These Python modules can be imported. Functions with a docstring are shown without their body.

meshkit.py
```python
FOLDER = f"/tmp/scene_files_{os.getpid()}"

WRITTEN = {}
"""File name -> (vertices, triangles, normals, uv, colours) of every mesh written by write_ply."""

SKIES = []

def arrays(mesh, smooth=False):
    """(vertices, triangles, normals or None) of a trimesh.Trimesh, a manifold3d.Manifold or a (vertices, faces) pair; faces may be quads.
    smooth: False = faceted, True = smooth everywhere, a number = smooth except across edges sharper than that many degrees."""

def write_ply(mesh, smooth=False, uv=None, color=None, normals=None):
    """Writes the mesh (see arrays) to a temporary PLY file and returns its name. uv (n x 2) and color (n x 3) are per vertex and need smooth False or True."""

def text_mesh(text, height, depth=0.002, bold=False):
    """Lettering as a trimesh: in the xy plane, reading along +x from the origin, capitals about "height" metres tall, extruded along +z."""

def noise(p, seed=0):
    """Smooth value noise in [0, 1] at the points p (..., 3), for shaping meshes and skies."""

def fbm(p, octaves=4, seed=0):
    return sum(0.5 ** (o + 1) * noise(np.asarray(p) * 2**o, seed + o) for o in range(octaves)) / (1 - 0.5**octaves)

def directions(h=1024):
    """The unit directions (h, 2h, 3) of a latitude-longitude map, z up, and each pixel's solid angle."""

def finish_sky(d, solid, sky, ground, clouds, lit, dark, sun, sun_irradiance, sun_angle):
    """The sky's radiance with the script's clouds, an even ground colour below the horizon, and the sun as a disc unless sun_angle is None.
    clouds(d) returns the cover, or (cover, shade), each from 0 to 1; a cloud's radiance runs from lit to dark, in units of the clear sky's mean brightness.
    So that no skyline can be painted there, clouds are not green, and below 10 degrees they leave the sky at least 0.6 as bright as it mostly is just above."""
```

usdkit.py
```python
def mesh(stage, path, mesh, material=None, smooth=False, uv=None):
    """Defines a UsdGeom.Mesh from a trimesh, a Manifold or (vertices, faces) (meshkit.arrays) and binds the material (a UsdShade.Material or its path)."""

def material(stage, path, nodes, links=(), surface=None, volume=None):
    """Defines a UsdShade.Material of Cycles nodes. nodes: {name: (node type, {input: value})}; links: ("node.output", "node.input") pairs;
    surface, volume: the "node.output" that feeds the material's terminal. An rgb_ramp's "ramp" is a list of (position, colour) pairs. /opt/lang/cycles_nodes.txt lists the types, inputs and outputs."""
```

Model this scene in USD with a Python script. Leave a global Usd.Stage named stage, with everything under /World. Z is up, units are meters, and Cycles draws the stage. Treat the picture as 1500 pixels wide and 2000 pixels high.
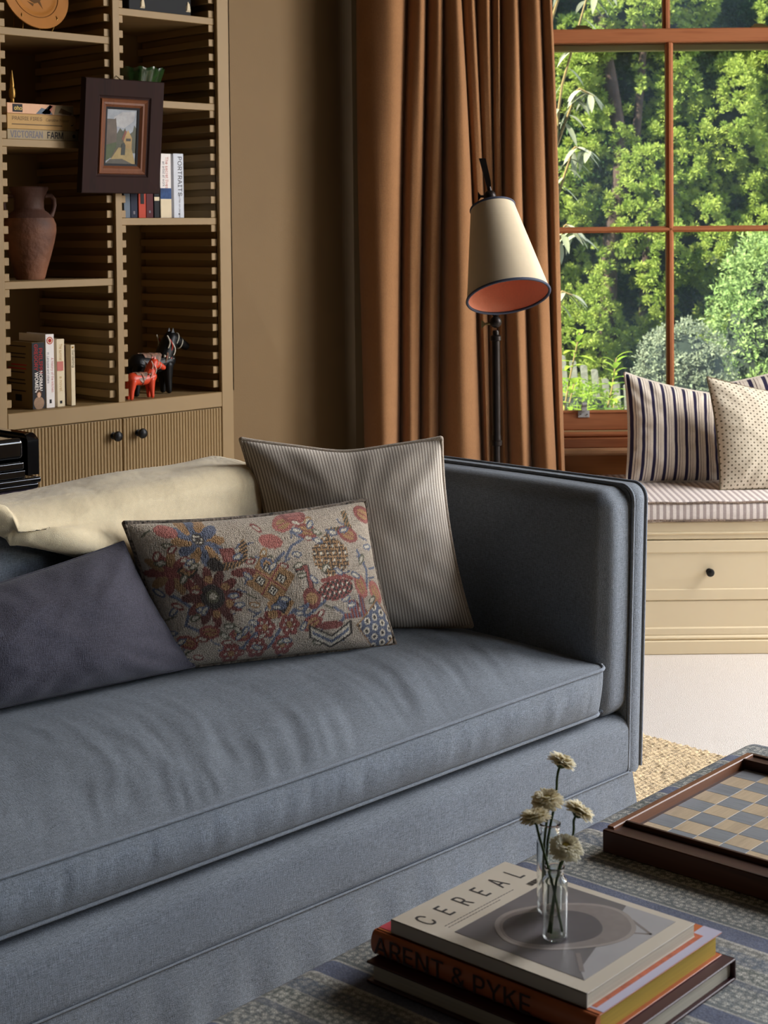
import math, random, numpy as np, trimesh, usdkit, meshkit, manifold3d
from pxr import Usd, UsdGeom, UsdLux, UsdShade, Gf, Sdf, Vt
from shapely.geometry import Polygon

stage = Usd.Stage.CreateInMemory()
UsdGeom.SetStageUpAxis(stage, 'Z'); UsdGeom.SetStageMetersPerUnit(stage, 1.0)
UsdGeom.Xform.Define(stage, '/World')
S2 = 2 ** .5

# ------------------------------------------------------------------ camera
F_PX, ROLL, PITCH, EYE = 3060., .0105, math.radians(2.0), 1.4
SHIFT = (449 - 1000) + F_PX * math.tan(PITCH)          # lens shift in pixels of a 1500 px wide frame
right0 = np.array([1, -1, 0]) / S2
ahead = np.array([math.cos(PITCH) / S2, math.cos(PITCH) / S2, -math.sin(PITCH)])
up0 = np.cross(right0, ahead)
cr = right0 * math.cos(ROLL) - up0 * math.sin(ROLL)
cu = np.cross(cr, ahead)
cam = UsdGeom.Camera.Define(stage, '/World/Camera')
cam.CreateHorizontalApertureAttr(36.0)
cam.CreateFocalLengthAttr(F_PX * 36 / 1500)
cam.CreateVerticalApertureOffsetAttr(SHIFT * 36 / 1500)
cam.CreateHorizontalApertureOffsetAttr(-ROLL * SHIFT * 36 / 1500)
cam.CreateFStopAttr(14.0)
cam.CreateFocusDistanceAttr(3.25)
cam.CreateExposureAttr(-0.10)
cam.CreateClippingRangeAttr(Gf.Vec2f(0.05, 500))
cm = np.eye(4); cm[0, :3], cm[1, :3], cm[2, :3], cm[3, :3] = cr, cu, -ahead, (0, 0, EYE)
UsdGeom.Xformable(cam).AddTransformOp().Set(Gf.Matrix4d(*cm.ravel().tolist()))

# ------------------------------------------------------------------ light
SKY_STRENGTH, SUN_POWER = .66, 6.2
sky = UsdLux.DomeLight.Define(stage, '/World/Sky'); sky.CreateIntensityAttr(1.0)
skymat = usdkit.material(stage, '/World/Looks/sky', {
    's': ('sky_texture', {'sky_type': 'single_scattering', 'sun_disc': False, 'sun_elevation': .85, 'sun_rotation': 2.6}),
    'b': ('background_shader', {'strength': SKY_STRENGTH})}, [('s.color', 'b.color')], surface='b.background')
UsdShade.MaterialBindingAPI.Apply(sky.GetPrim()).Bind(skymat)


def aim(light, pos, direction):
    """Turns a light's -Z to DIRECTION."""
    z = -np.asarray(direction, float); z /= np.linalg.norm(z)
    x = np.cross([0, 0, 1.0], z); x /= np.linalg.norm(x)
    y = np.cross(z, x)
    m = np.eye(4); m[0, :3], m[1, :3], m[2, :3], m[3, :3] = x, y, z, pos
    UsdGeom.Xformable(light).AddTransformOp().Set(Gf.Matrix4d(*m.ravel().tolist()))


def rd(r, d, z):
    """A point given as right / ahead of the camera's foot, in world axes."""
    return np.array([(r + d) / S2, (d - r) / S2, z])


sun = UsdLux.DistantLight.Define(stage, '/World/Sun')
sun.CreateIntensityAttr(SUN_POWER); sun.CreateNormalizeAttr(True); sun.CreateAngleAttr(.6); sun.CreateColorAttr(Gf.Vec3f(1, .93, .78))
to_sun = rd(-.75, -.33, 0) + np.array([0, 0, .57])
aim(sun, (0, 0, 20), -to_sun)
# daylight through the middle window of the bay (right of the frame) and through the window behind the camera
for name, pos, dirn, w, h, power, col in (
        ('BayDaylight', (5.66, .8, 2.05), (-1, .10, -.62), 1.7, 2.7, 18.5, (1.0, .985, .965)),
        ('CantedDaylight', (5.01 + .04, -1.21 - .04, 2.05), (-1, 1, -.5), 1.0, 2.7, 2.7, (1.0, .985, .965))):
    a = UsdLux.RectLight.Define(stage, '/World/' + name)
    a.CreateWidthAttr(w); a.CreateHeightAttr(h); a.CreateIntensityAttr(power); a.CreateColorAttr(Gf.Vec3f(*col))
    aim(a, pos, dirn)


# ------------------------------------------------------------------ materials
def lin(*c):
    c = np.array(c, float) / 255
    return tuple(np.where(c <= .04045, c / 12.92, ((c + .055) / 1.055) ** 2.4))


def mul(c, k):
    return tuple(min(1., x * k) for x in c)


LOOKS = {}


def mat(name, rgb, rough=.5, var=0., vscale=6., stretch=(1, 1, 1), bump=0., bscale=80., bstretch=None, metallic=0., coat=0., spec=.5, rgb2=None, sheen=0., detail=3.):
    nodes = {'tc': ('texture_coordinate', {}), 'mp': ('mapping', {'scale': stretch}), 'p': ('principled_bsdf', {'roughness': rough, 'metallic': metallic, 'coat_weight': coat, 'specular_ior_level': spec, 'base_color': rgb, 'sheen_weight': sheen})}
    links = [('tc.object', 'mp.vector')]
    if var or rgb2:
        a, b = (mul(rgb, 1 - var), rgb2 or mul(rgb, 1 + var))
        nodes['n'] = ('noise_texture', {'scale': vscale, 'detail': detail, 'roughness': .6})
        nodes['r'] = ('rgb_ramp', {'ramp': [(.25, a), (.75, b)]})
        links += [('mp.vector', 'n.vector'), ('n.fac', 'r.fac'), ('r.color', 'p.base_color')]
    if bump:
        nodes['mb'] = ('mapping', {'scale': bstretch or stretch})
        nodes['nb'] = ('noise_texture', {'scale': bscale, 'detail': 2.})
        nodes['b'] = ('bump', {'strength': bump, 'distance': .01})
        links += [('tc.object', 'mb.vector'), ('mb.vector', 'nb.vector'), ('nb.fac', 'b.height'), ('b.normal', 'p.normal')]
    LOOKS[name] = usdkit.material(stage, '/World/Looks/' + name, nodes, links, surface='p.BSDF')
    return LOOKS[name]


def weave(name, rgb, k=.25, fine=520., blotch=.10, bump=.35, rough=.9, sheen=.15, uvramp=None, freq=None, axis='x', attr=None, blotch_scale=7.):
    """Woven cloth: slubby threads in two directions over large soft tone changes. uvramp: stripes along uv's u (freq repeats); axis in 'xyz' takes the object's axis instead."""
    nodes = {'tc': ('texture_coordinate', {}),
             'm1': ('mapping', {'scale': (1, .12, 1)}), 'm2': ('mapping', {'scale': (.12, 1, 1)}), 'm3': ('mapping', {'scale': (1, 1, .12)}),
             'n1': ('noise_texture', {'scale': fine, 'detail': 1.}), 'n2': ('noise_texture', {'scale': fine, 'detail': 1.}), 'n3': ('noise_texture', {'scale': fine, 'detail': 1.}), 's0': ('math', {'math_type': 'add'}),
             'nb': ('noise_texture', {'scale': blotch_scale, 'detail': 3.}),
             's': ('math', {'math_type': 'add'}), 'mr': ('map_range', {'from_min': 1.15, 'from_max': 1.85, 'to_min': 1 - k, 'to_max': 1 + k}),
             'mr2': ('map_range', {'from_min': .3, 'from_max': .7, 'to_min': 1 - blotch, 'to_max': 1 + blotch}),
             'mm': ('math', {'math_type': 'multiply'}), 'col': ('vector_math', {'math_type': 'scale', 'vector1': rgb}),
             'b': ('bump', {'strength': bump, 'distance': .002}), 'p': ('principled_bsdf', {'roughness': rough, 'specular_ior_level': .2, 'sheen_weight': sheen, 'sheen_roughness': .5})}
    links = [('tc.object', 'm1.vector'), ('tc.object', 'm2.vector'), ('m1.vector', 'n1.vector'), ('m2.vector', 'n2.vector'), ('tc.object', 'nb.vector'),
             ('tc.object', 'm3.vector'), ('m3.vector', 'n3.vector'), ('n1.fac', 's0.value1'), ('n2.fac', 's0.value2'), ('s0.value', 's.value1'), ('n3.fac', 's.value2'), ('s.value', 'mr.value'), ('nb.fac', 'mr2.value'), ('mr.result', 'mm.value1'), ('mr2.result', 'mm.value2'),
             ('mm.value', 'col.scale'), ('col.vector', 'p.base_color'), ('s.value', 'b.height'), ('b.normal', 'p.normal')]
    if uvramp:
        nodes |= {'uv': ('uvmap', {'attribute': 'st'}), 'sx': ('separate_xyz', {}), 'f': ('math', {'math_type': 'multiply', 'value2': freq}), 'fr': ('math', {'math_type': 'fraction'}), 'ra': ('rgb_ramp', {'ramp': uvramp, 'interpolate': False})}
        links += [('uv.UV' if axis == 'uv' else 'tc.object', 'sx.vector'), ('sx.x', 'f.value1'), ('f.value', 'fr.value1'), ('fr.value', 'ra.fac'), ('ra.color', 'col.vector1')]
    if attr:
        nodes['at'] = ('attribute', {'attribute': attr}); links.append(('at.color', 'col.vector1'))
    LOOKS[name] = usdkit.material(stage, '/World/Looks/' + name, nodes, links, surface='p.BSDF')
    return LOOKS[name]


def wood(name, dark, light, rough=.4, scale=14., stretch=(.06, 1, 1), coat=0., bump=.12):
    nodes = {'tc': ('texture_coordinate', {}), 'mp': ('mapping', {'scale': stretch}), 'n': ('noise_texture', {'scale': scale, 'detail': 5., 'roughness': .65, 'distortion': .6}),
             'n2': ('noise_texture', {'scale': scale * 9, 'detail': 2.}), 'mx': ('math', {'math_type': 'multiply_add', 'value2': .35}),
             'r': ('rgb_ramp', {'ramp': [(.42, dark), (.62, light), (.85, mul(light, .8))]}), 'b': ('bump', {'strength': bump, 'distance': .003}),
             'p': ('principled_bsdf', {'roughness': rough, 'specular_ior_level': .28, 'coat_weight': coat, 'coat_roughness': .2})}
    links = [('tc.object', 'mp.vector'), ('mp.vector', 'n.vector'), ('mp.vector', 'n2.vector'), ('n2.fac', 'mx.value1'), ('n.fac', 'mx.value3'), ('mx.value', 'r.fac'), ('r.color', 'p.base_color'), ('mx.value', 'b.height'), ('b.normal', 'p.normal')]
    LOOKS[name] = usdkit.material(stage, '/World/Looks/' + name, nodes, links, surface='p.BSDF')
    return LOOKS[name]


def leafmat(name, c1, c2, trans=.35, rough=.45):
    nodes = {'oi': ('object_info', {}), 'g': ('geometry', {}), 'a': ('math', {'math_type': 'add'}), 'h': ('math', {'math_type': 'multiply', 'value2': .5}), 'r': ('rgb_ramp', {'ramp': [(0, c1), (1, c2)]}),
             'p': ('principled_bsdf', {'roughness': rough + .15, 'specular_ior_level': .25}), 't': ('translucent_bsdf', {}), 'm': ('mix_closure', {'fac': trans})}
    links = [('oi.random', 'a.value1'), ('g.random_per_island', 'a.value2'), ('a.value', 'h.value1'), ('h.value', 'r.fac'), ('r.color', 'p.base_color'), ('r.color', 't.color'), ('p.BSDF', 'm.closure1'), ('t.BSDF', 'm.closure2')]
    LOOKS[name] = usdkit.material(stage, '/World/Looks/' + name, nodes, links, surface='m.closure')
    return LOOKS[name]


# ------------------------------------------------------------------ scene helpers
FRAMES = {'c3': (45., (5.01, -1.21)), 'w': (0., (0, 0)), 'rd': (-45., (0, 0)), 'ot': (3.3, (1.5, 1.5))}     # world; facing the window; the ottoman's turn
USED = {}


def numbered(parent, name):
    n = USED.get((parent, name), 0); USED[parent, name] = n + 1
    return f'{parent}/{name}' if not n else f'{parent}/{name}_{n:03d}'


class Thing:
    def __init__(self, name, label=None, cat=None, base=(0, 0, 0), frame='w', group=None, kind=None, turn=0.):
        self.path = numbered('/World', name)
        ang, o = FRAMES[frame]; a = math.radians(ang)
        self.base = np.asarray(base, float); self.turn = math.radians(turn)
        w = np.array([o[0] + math.cos(a) * base[0] - math.sin(a) * base[1], o[1] + math.sin(a) * base[0] + math.cos(a) * base[1], base[2]])
        x = UsdGeom.Xform.Define(stage, self.path)
        x.AddTranslateOp().Set(Gf.Vec3d(*w.tolist())); x.AddRotateZOp().Set(float(ang + turn))
        self.prim = x.GetPrim(); tagp(self.prim, label, cat, group, kind)

    def add(self, name, mesh, m, smooth=30, uv=None, parent=None, label=None, kind=None, vc=None, local=False):
        """One mesh part; coordinates are those of the thing's frame (or local to its base)."""
        v, f = arr(mesh)
        if not local:
            v = v - self.base
            if self.turn:
                c, s = math.cos(self.turn), math.sin(self.turn)
                v = np.c_[c * v[:, 0] + s * v[:, 1], -s * v[:, 0] + c * v[:, 1], v[:, 2]]
        path = numbered(parent or self.path, name)
        g = usdkit.mesh(stage, path, trimesh.Trimesh(v, f, process=False), LOOKS[m] if isinstance(m, str) else m, smooth=smooth, uv=uv)
        if vc is not None:
            UsdGeom.PrimvarsAPI(g).CreatePrimvar('motif', Sdf.ValueTypeNames.Color3fArray, 'vertex').Set(Vt.Vec3fArray.FromNumpy(np.asarray(vc, np.float32)))
        if label: g.GetPrim().SetCustomDataByKey('label', label)
        if kind: g.GetPrim().SetCustomDataByKey('kind', kind)
        return path


def tagp(p, label=None, cat=None, group=None, kind=None):
    for k, x in (('label', label), ('category', cat), ('group', group), ('kind', kind)):
        if x: p.SetCustomDataByKey(k, x)


def arr(mesh):
    if hasattr(mesh, 'to_mesh'):
        m = mesh.to_mesh(); return np.array(m.vert_properties[:, :3], float), np.array(m.tri_verts, int)
    if isinstance(mesh, (tuple, list)):
        v, f = np.asarray(mesh[0], float), np.asarray(mesh[1], int)
        return v, (np.vstack([f[:, [0, 1, 2]], f[:, [0, 2, 3]]]) if f.shape[1] == 4 else f)
    return np.array(mesh.vertices, float), np.array(mesh.faces, int)


def struct(name, mesh, m, smooth=False):
    path = numbered('/World', name); v, f = arr(mesh)
    g = usdkit.mesh(stage, path, trimesh.Trimesh(v, f, process=False), LOOKS[m], smooth=smooth)
    tagp(g.GetPrim(), kind='structure')


def cat_(*ms):
    vs, fs, n = [], [], 0
    for m in ms:
        v, f = arr(m); vs.append(v); fs.append(f + n); n += len(v)
    return np.vstack(vs), np.vstack(fs)


def box(x0, x1, y0, y1, z0, z1, c=.0):
    """Box with chamfer c."""
    lo, hi = np.array([x0, y0, z0], float), np.array([x1, y1, z1], float)
    if c <= 0:
        m = trimesh.creation.box(hi - lo); m.apply_translation((lo + hi) / 2); return arr(m)
    c = min(c, .49 * (hi - lo).min()); pts = []
    for s in np.ndindex(2, 2, 2):
        p = np.where(s, hi, lo); inn = np.where(s, -c, c)
        for k in range(3):
            q = p + inn; q[k] = p[k]; pts.append(q)
    return arr(manifold3d.Manifold.hull_points(np.array(pts)))


def softbox(x0, x1, y0, y1, z0, z1, r, n=8, puff=(0, 0, 0), noise_amp=0., seed=0, e=5):
    """Upholstered block: round edges, faces bulging by puff along each axis."""
    lo, hi = np.array([x0, y0, z0], float), np.array([x1, y1, z1], float); L = hi - lo
    t = []
    for k in range(3):
        rr = min(r, L[k] * .499); q = np.tan(np.linspace(0, math.pi / 4, e)) * rr
        t.append(np.unique(np.round(np.concatenate([rr - q, np.linspace(rr, L[k] - rr, n), L[k] - rr + q]), 6)))
    vs, fs, nv = [], [], 0
    for k in range(3):
        a, b = (k + 1) % 3, (k + 2) % 3
        A, B = np.meshgrid(t[a], t[b], indexing='ij')
        for s in (0, 1):
            P = np.zeros(A.shape + (3,)); P[..., a], P[..., b], P[..., k] = A, B, L[k] * s
            i = np.arange(A.size).reshape(A.shape)
            q = np.stack([i[:-1, :-1], i[1:, :-1], i[1:, 1:], i[:-1, 1:]], -1).reshape(-1, 4)
            vs.append(P.reshape(-1, 3)); fs.append((q if s else q[:, ::-1]) + nv); nv += A.size
    v, f = np.vstack(vs), np.vstack(fs)
    rr = np.minimum(r, L * .499); inner = np.clip(v, rr, L - rr); dv = v - inner; le = np.linalg.norm(dv, axis=1, keepdims=True)
    v2 = inner + dv / np.maximum(le, 1e-9) * rr.min()
    w = 1 - (2 * v / L - 1) ** 2; w = np.clip(w, 0, 1) ** .6
    for k in range(3):
        v2[:, k] += (puff[k]) * (2 * v[:, k] / L[k] - 1) * w[:, (k + 1) % 3] * w[:, (k + 2) % 3]
    v2 += lo
    if noise_amp: v2 += noise_amp * (meshkit.fbm(v2 * 9, 3, seed)[:, None] - .5)
    m = trimesh.Trimesh(v2, np.vstack([f[:, [0, 1, 2]], f[:, [0, 2, 3]]]), process=False); m.merge_vertices(digits_vertex=6)
    return arr(m)


def tube(pts, r, n=10, closed=False):
    p = np.asarray(pts, float); N = len(p)
    rr = np.broadcast_to(np.asarray(r, float), (N,))
    t = np.gradient(p, axis=0) if not closed else np.roll(p, -1, 0) - np.roll(p, 1, 0)
    t /= np.linalg.norm(t, axis=1, keepdims=True) + 1e-12
    a = np.cross(t[0], [0, 0, 1.0] if abs(t[0][2]) < .9 else [1.0, 0, 0]); A = []
    for k in range(N):
        a = a - t[k] * a.dot(t[k]); a /= np.linalg.norm(a) + 1e-12; A.append(a)
    A = np.array(A); B = np.cross(t, A); th = np.arange(n) * 2 * math.pi / n
    v = (p[:, None] + rr[:, None, None] * (np.cos(th)[None, :, None] * A[:, None] + np.sin(th)[None, :, None] * B[:, None])).reshape(-1, 3)
    i, j = np.meshgrid(np.arange(N if closed else N - 1), np.arange(n), indexing='ij'); i2 = (i + 1) % N
    q = np.stack([i * n + j, i * n + (j + 1) % n, i2 * n + (j + 1) % n, i2 * n + j], -1).reshape(-1, 4)
    f = np.vstack([q[:, [0, 2, 1]], q[:, [0, 3, 2]]])
    if not closed:
        v = np.vstack([v, p[0], p[-1]]); k = np.arange(n); c0, c1 = len(v) - 2, len(v) - 1
        f = np.vstack([f, np.c_[np.full(n, c0), k, (k + 1) % n], np.c_[np.full(n, c1), (N - 1) * n + (k + 1) % n, (N - 1) * n + k]])
    return v, f[:, ::-1]


def lathe(prof, n=32, center=(0, 0, 0)):
    """prof: (radius, z) from the bottom up."""
    m = trimesh.creation.revolve(np.asarray(prof, float), sections=n); m.apply_translation(center)
    return arr(m)


def grid(P, flip=False):
    n, m = P.shape[:2]; i = np.arange(n * m).reshape(n, m)
    q = np.stack([i[:-1, :-1], i[1:, :-1], i[1:, 1:], i[:-1, 1:]], -1).reshape(-1, 4)
    return P.reshape(-1, 3), (q[:, ::-1] if flip else q)


def outward(m):
    v, f = arr(m); c = v.mean(0); a, b, d = v[f[:, 0]] - c, v[f[:, 1]] - c, v[f[:, 2]] - c
    return (v, f) if np.einsum('ij,ij->i', a, np.cross(b, d)).sum() > 0 else (v, f[:, ::-1])


def prism(poly, axis, lo, hi, c=0.):
    """Polygon extruded along an axis: 'x' takes (y, z), 'y' takes (x, z), 'z' takes (x, y)."""
    m = trimesh.creation.extrude_polygon(Polygon(poly), hi - lo, engine='earcut'); v, f = arr(m); v[:, 2] += lo
    if axis == 'x': v = v[:, [2, 0, 1]]
    if axis == 'y': v = np.c_[v[:, 0], v[:, 2], v[:, 1]]; f = f[:, ::-1]
    return v, f


def text(s, h, origin, ax, ay, depth=.0005, bold=False, squeeze=1., center=False):
    """Lettering with its baseline from ORIGIN along AX, letters standing along AY."""
    v, f = arr(meshkit.text_mesh(s, h, depth, bold)); v[:, 0] *= squeeze
    if center: v[:, 0] -= (v[:, 0].max() + v[:, 0].min()) / 2
    ax, ay = np.asarray(ax, float), np.asarray(ay, float); az = np.cross(ax, ay)
    return np.asarray(origin) + v[:, :1] * ax + v[:, 1:2] * ay + v[:, 2:] * az, f


def hullpts(P):
    return arr(manifold3d.Manifold.hull_points(np.asarray(P, float)))


def bone(chain):
    """One manifold: hulls of neighbouring spheres (x, y, z, r)."""
    ms = []
    for a, b in chain:
        sp = [manifold3d.Manifold.sphere(q[3], 20).translate(list(q[:3])) for q in (a, b)]
        ms.append(manifold3d.Manifold.batch_hull(sp))
    return manifold3d.Manifold.batch_boolean(ms, manifold3d.OpType.Add)

# ------------------------------------------------------------------ looks
mat('wall_paint', lin(112, 86, 50), .75, .05, 3., bump=.05, bscale=200)
mat('ceiling_paint', lin(225, 218, 200), .8)
mat('ceiling_dim', lin(84, 76, 64), .8)
mat('floor_dark', lin(52, 38, 28), .6, .2, 5., (.1, 1, 1))
mat('wall_dark', lin(48, 40, 32), .8)
mat('cream_paint', lin(143, 115, 73), .6, .03, 4.)
mat('seat_paint', lin(222, 204, 168), .5, .02, 4.)
mat('carpet', lin(205, 196, 186), .95, .07, 420., bump=.5, bscale=420., rgb2=lin(224, 216, 207))
mat('black_metal', lin(40, 34, 31), .38, .3, 30., metallic=.75)
mat('knob_black', lin(14, 13, 13), .4, spec=.3)
mat('steel', lin(186, 186, 184), .4, metallic=.15)
mat('screw_dark', lin(60, 60, 60), .5, metallic=.8)
mat('piano_black', lin(9, 9, 10), .08, coat=1.)
mat('felt_dark', lin(12, 11, 12), .9)
mat('brass', lin(150, 115, 60), .4, .25, 40., metallic=.9)
mat('brass_dull', lin(110, 95, 60), .5, metallic=.8)
wood('redwood', lin(140, 80, 50), lin(174, 110, 72), .42, 12., (.05, 1, 1))
wood('redwood_up', lin(140, 80, 50), lin(174, 110, 72), .42, 12., (1, 1, .05))
wood('redwood_pale', lin(206, 150, 104), lin(224, 176, 132), .4, 12., (.05, 1, 1))
wood('pine_panel', lin(150, 88, 44), lin(186, 122, 70), .5, 9., (.05, 1, 1))
weave('wool_brown', lin(146, 103, 66), .16, 800., .05, .3, sheen=.12)
weave('sofa_linen', lin(116, 122, 129), .30, 760., .09, .3, sheen=.04, blotch_scale=5.)
weave('sofa_welt', lin(122, 128, 136), .2, 700., .05, .3, sheen=.04)
weave('navy_linen', lin(72, 69, 78), .22, 620., .10, .35)
weave('ticking_grey', (1, 1, 1), .06, 700., .03, .2, uvramp=[(0, lin(206, 195, 180)), (.55, lin(140, 127, 115)), (.9, lin(178, 165, 150))], freq=66, axis='uv')
weave('ticking_pipe', lin(170, 155, 138), .25, 500., .08, .3)
NAVY, CRM, BRN = lin(46, 40, 70), lin(234, 222, 206), lin(84, 58, 54)
weave('navy_stripe', (1, 1, 1), .08, 600., .04, .25, uvramp=[(0, CRM), (.05, NAVY), (.33, CRM), (.50, BRN), (.555, CRM), (.74, lin(150, 120, 108)), (.765, CRM)], freq=8.6, axis='uv')
weave('bench_stripe', (1, 1, 1), .08, 600., .03, .25, uvramp=[(0, lin(226, 216, 208)), (.5, lin(160, 146, 142)), (.56, lin(172, 158, 153)), (.92, lin(190, 177, 171))], freq=46, axis='x')
weave('bench_pipe', lin(130, 112, 98), .5, 300., .25, .5)
weave('needlepoint', (1, 1, 1), .22, 420., .08, .8, attr='motif')
weave('needle_pipe', lin(104, 92, 80), .7, 160., .4, .6)
weave('jute', lin(198, 174, 136), .35, 320., .16, .9, blotch_scale=30)
mat('fleece', lin(224, 205, 168), .95, .05, 160., bump=.22, bscale=900., sheen=.25)
mat('lampshade', lin(206, 188, 158), .85, .02, 60.)
mat('shade_pink', lin(226, 144, 112), .8, .05, 200.)
mat('shade_trim', lin(52, 58, 78), .7)
mat('terracotta', lin(72, 38, 22), .7, .3, 7., rgb2=lin(132, 82, 52), bump=.25, bscale=60.)
mat('terracotta_dark', lin(72, 41, 28), .7, .25, 8., bump=.2, bscale=60.)
mat('plate_wood', lin(168, 108, 44), .45, .12, 9.)
mat('green_glaze', lin(16, 34, 14), .2, .4, 40., rgb2=lin(42, 66, 32), coat=.3)
wood('frame_wood', lin(24, 10, 7), lin(40, 18, 13), .85, 16., (1, 1, .08))
wood('frame_slip', lin(82, 46, 26), lin(112, 66, 40), .55, 20., (1, 1, .1))
wood('tray_wood', lin(36, 20, 15), lin(70, 43, 32), .42, 18., (1, .05, 1))
wood('tray_wood_long', lin(74, 44, 30), lin(124, 80, 54), .42, 18., (.05, 1, 1))
wood('square_light', lin(168, 148, 122), lin(190, 168, 140), .4, 30., (.1, 1, 1))
wood('square_dark', lin(100, 102, 106), lin(132, 134, 138), .4, 30., (1, .1, 1))
# ticking and sprig prints
SPR = {'uv': ('uvmap', {'attribute': 'st'}), 'm': ('mapping', {'scale': (25, 25, 1), 'rotation': (0, 0, math.pi / 4)}), 'v': ('voronoi_texture', {'dimensions': '2D', 'randomness': 0., 'scale': 1.}),
       'r': ('rgb_ramp', {'ramp': [(0, lin(120, 108, 86)), (.17, lin(92, 82, 66)), (.2, lin(222, 210, 188)), (1, lin(222, 210, 188))], 'interpolate': False}),
       'm2': ('mapping', {'scale': (25, 25, 1), 'rotation': (0, 0, math.pi / 4), 'location': (.5, .5, 0)}), 'v2': ('voronoi_texture', {'dimensions': '2D', 'randomness': 0., 'scale': 1.}),
       'r2': ('rgb_ramp', {'ramp': [(0, (.45, .40, .32)), (.07, (1, 1, 1)), (1, (1, 1, 1))], 'interpolate': False}), 'mx': ('mix', {'mix_type': 'multiply', 'fac': 1.}),
       'p': ('principled_bsdf', {'roughness': .9, 'specular_ior_level': .2})}
LOOKS['sprig_cotton'] = usdkit.material(stage, '/World/Looks/sprig_cotton', SPR, [('uv.UV', 'm.vector'), ('m.vector', 'v.vector'), ('v.distance', 'r.fac'), ('uv.UV', 'm2.vector'), ('m2.vector', 'v2.vector'), ('v2.distance', 'r2.fac'), ('r.color', 'mx.color1'), ('r2.color', 'mx.color2'), ('mx.color', 'p.base_color')], surface='p.BSDF')
# window glass, bottle glass
LOOKS['pane'] = usdkit.material(stage, '/World/Looks/pane', {'f': ('fresnel', {'IOR': 1.5}), 't': ('transparent_bsdf', {'color': (.97, .98, .97)}), 'd': ('translucent_bsdf', {'color': (.72, .76, .80)}), 'g': ('glossy_bsdf', {'roughness': .0, 'color': (.9, .9, .9)}),
                                 'tc': ('texture_coordinate', {}), 'n': ('noise_texture', {'scale': 2.2, 'detail': 4.}), 'mr': ('map_range', {'from_min': .3, 'from_max': .7, 'to_min': .02, 'to_max': .05}), 'md': ('mix_closure', {}), 'm': ('mix_closure', {})},
                                [('tc.object', 'n.vector'), ('n.fac', 'mr.value'), ('mr.result', 'md.fac'), ('t.BSDF', 'md.closure1'), ('d.BSDF', 'md.closure2'), ('f.fac', 'm.fac'), ('md.closure', 'm.closure1'), ('g.BSDF', 'm.closure2')], surface='m.closure')
LOOKS['bottle_glass'] = usdkit.material(stage, '/World/Looks/bottle_glass', {'p': ('principled_bsdf', {'transmission_weight': 1., 'roughness': .0, 'ior': 1.46, 'base_color': (.97, .99, .97)})}, [], surface='p.BSDF')
LOOKS['water'] = usdkit.material(stage, '/World/Looks/water', {'p': ('principled_bsdf', {'transmission_weight': 1., 'roughness': .0, 'ior': 1.33, 'base_color': (.98, .98, .93)})}, [], surface='p.BSDF')

# ------------------------------------------------------------------ the room
YW, XB = 4.115, 5.62            # bookcase wall; middle wall of the bay
CEIL = 3.75
hull_ = [(-4.62, -2.2), (4.45, -2.2), (5.95, -.7), (5.95, 2.6), (4.15, 4.62), (-4.62, 4.62)]
struct('floor', prism([(2.2, -2.2), (4.45, -2.2), (5.95, -.7), (5.95, 2.6), (4.15, 4.62), (2.2, 4.62)], 'z', -.12, 0), 'carpet')
struct('floor', prism([(-4.62, -2.2), (2.2, -2.2), (2.2, 4.62), (-4.62, 4.62)], 'z', -.12, 0), 'floor_dark')
struct('ceiling', prism(hull_, 'z', CEIL, CEIL + .12), 'ceiling_dim')
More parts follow.
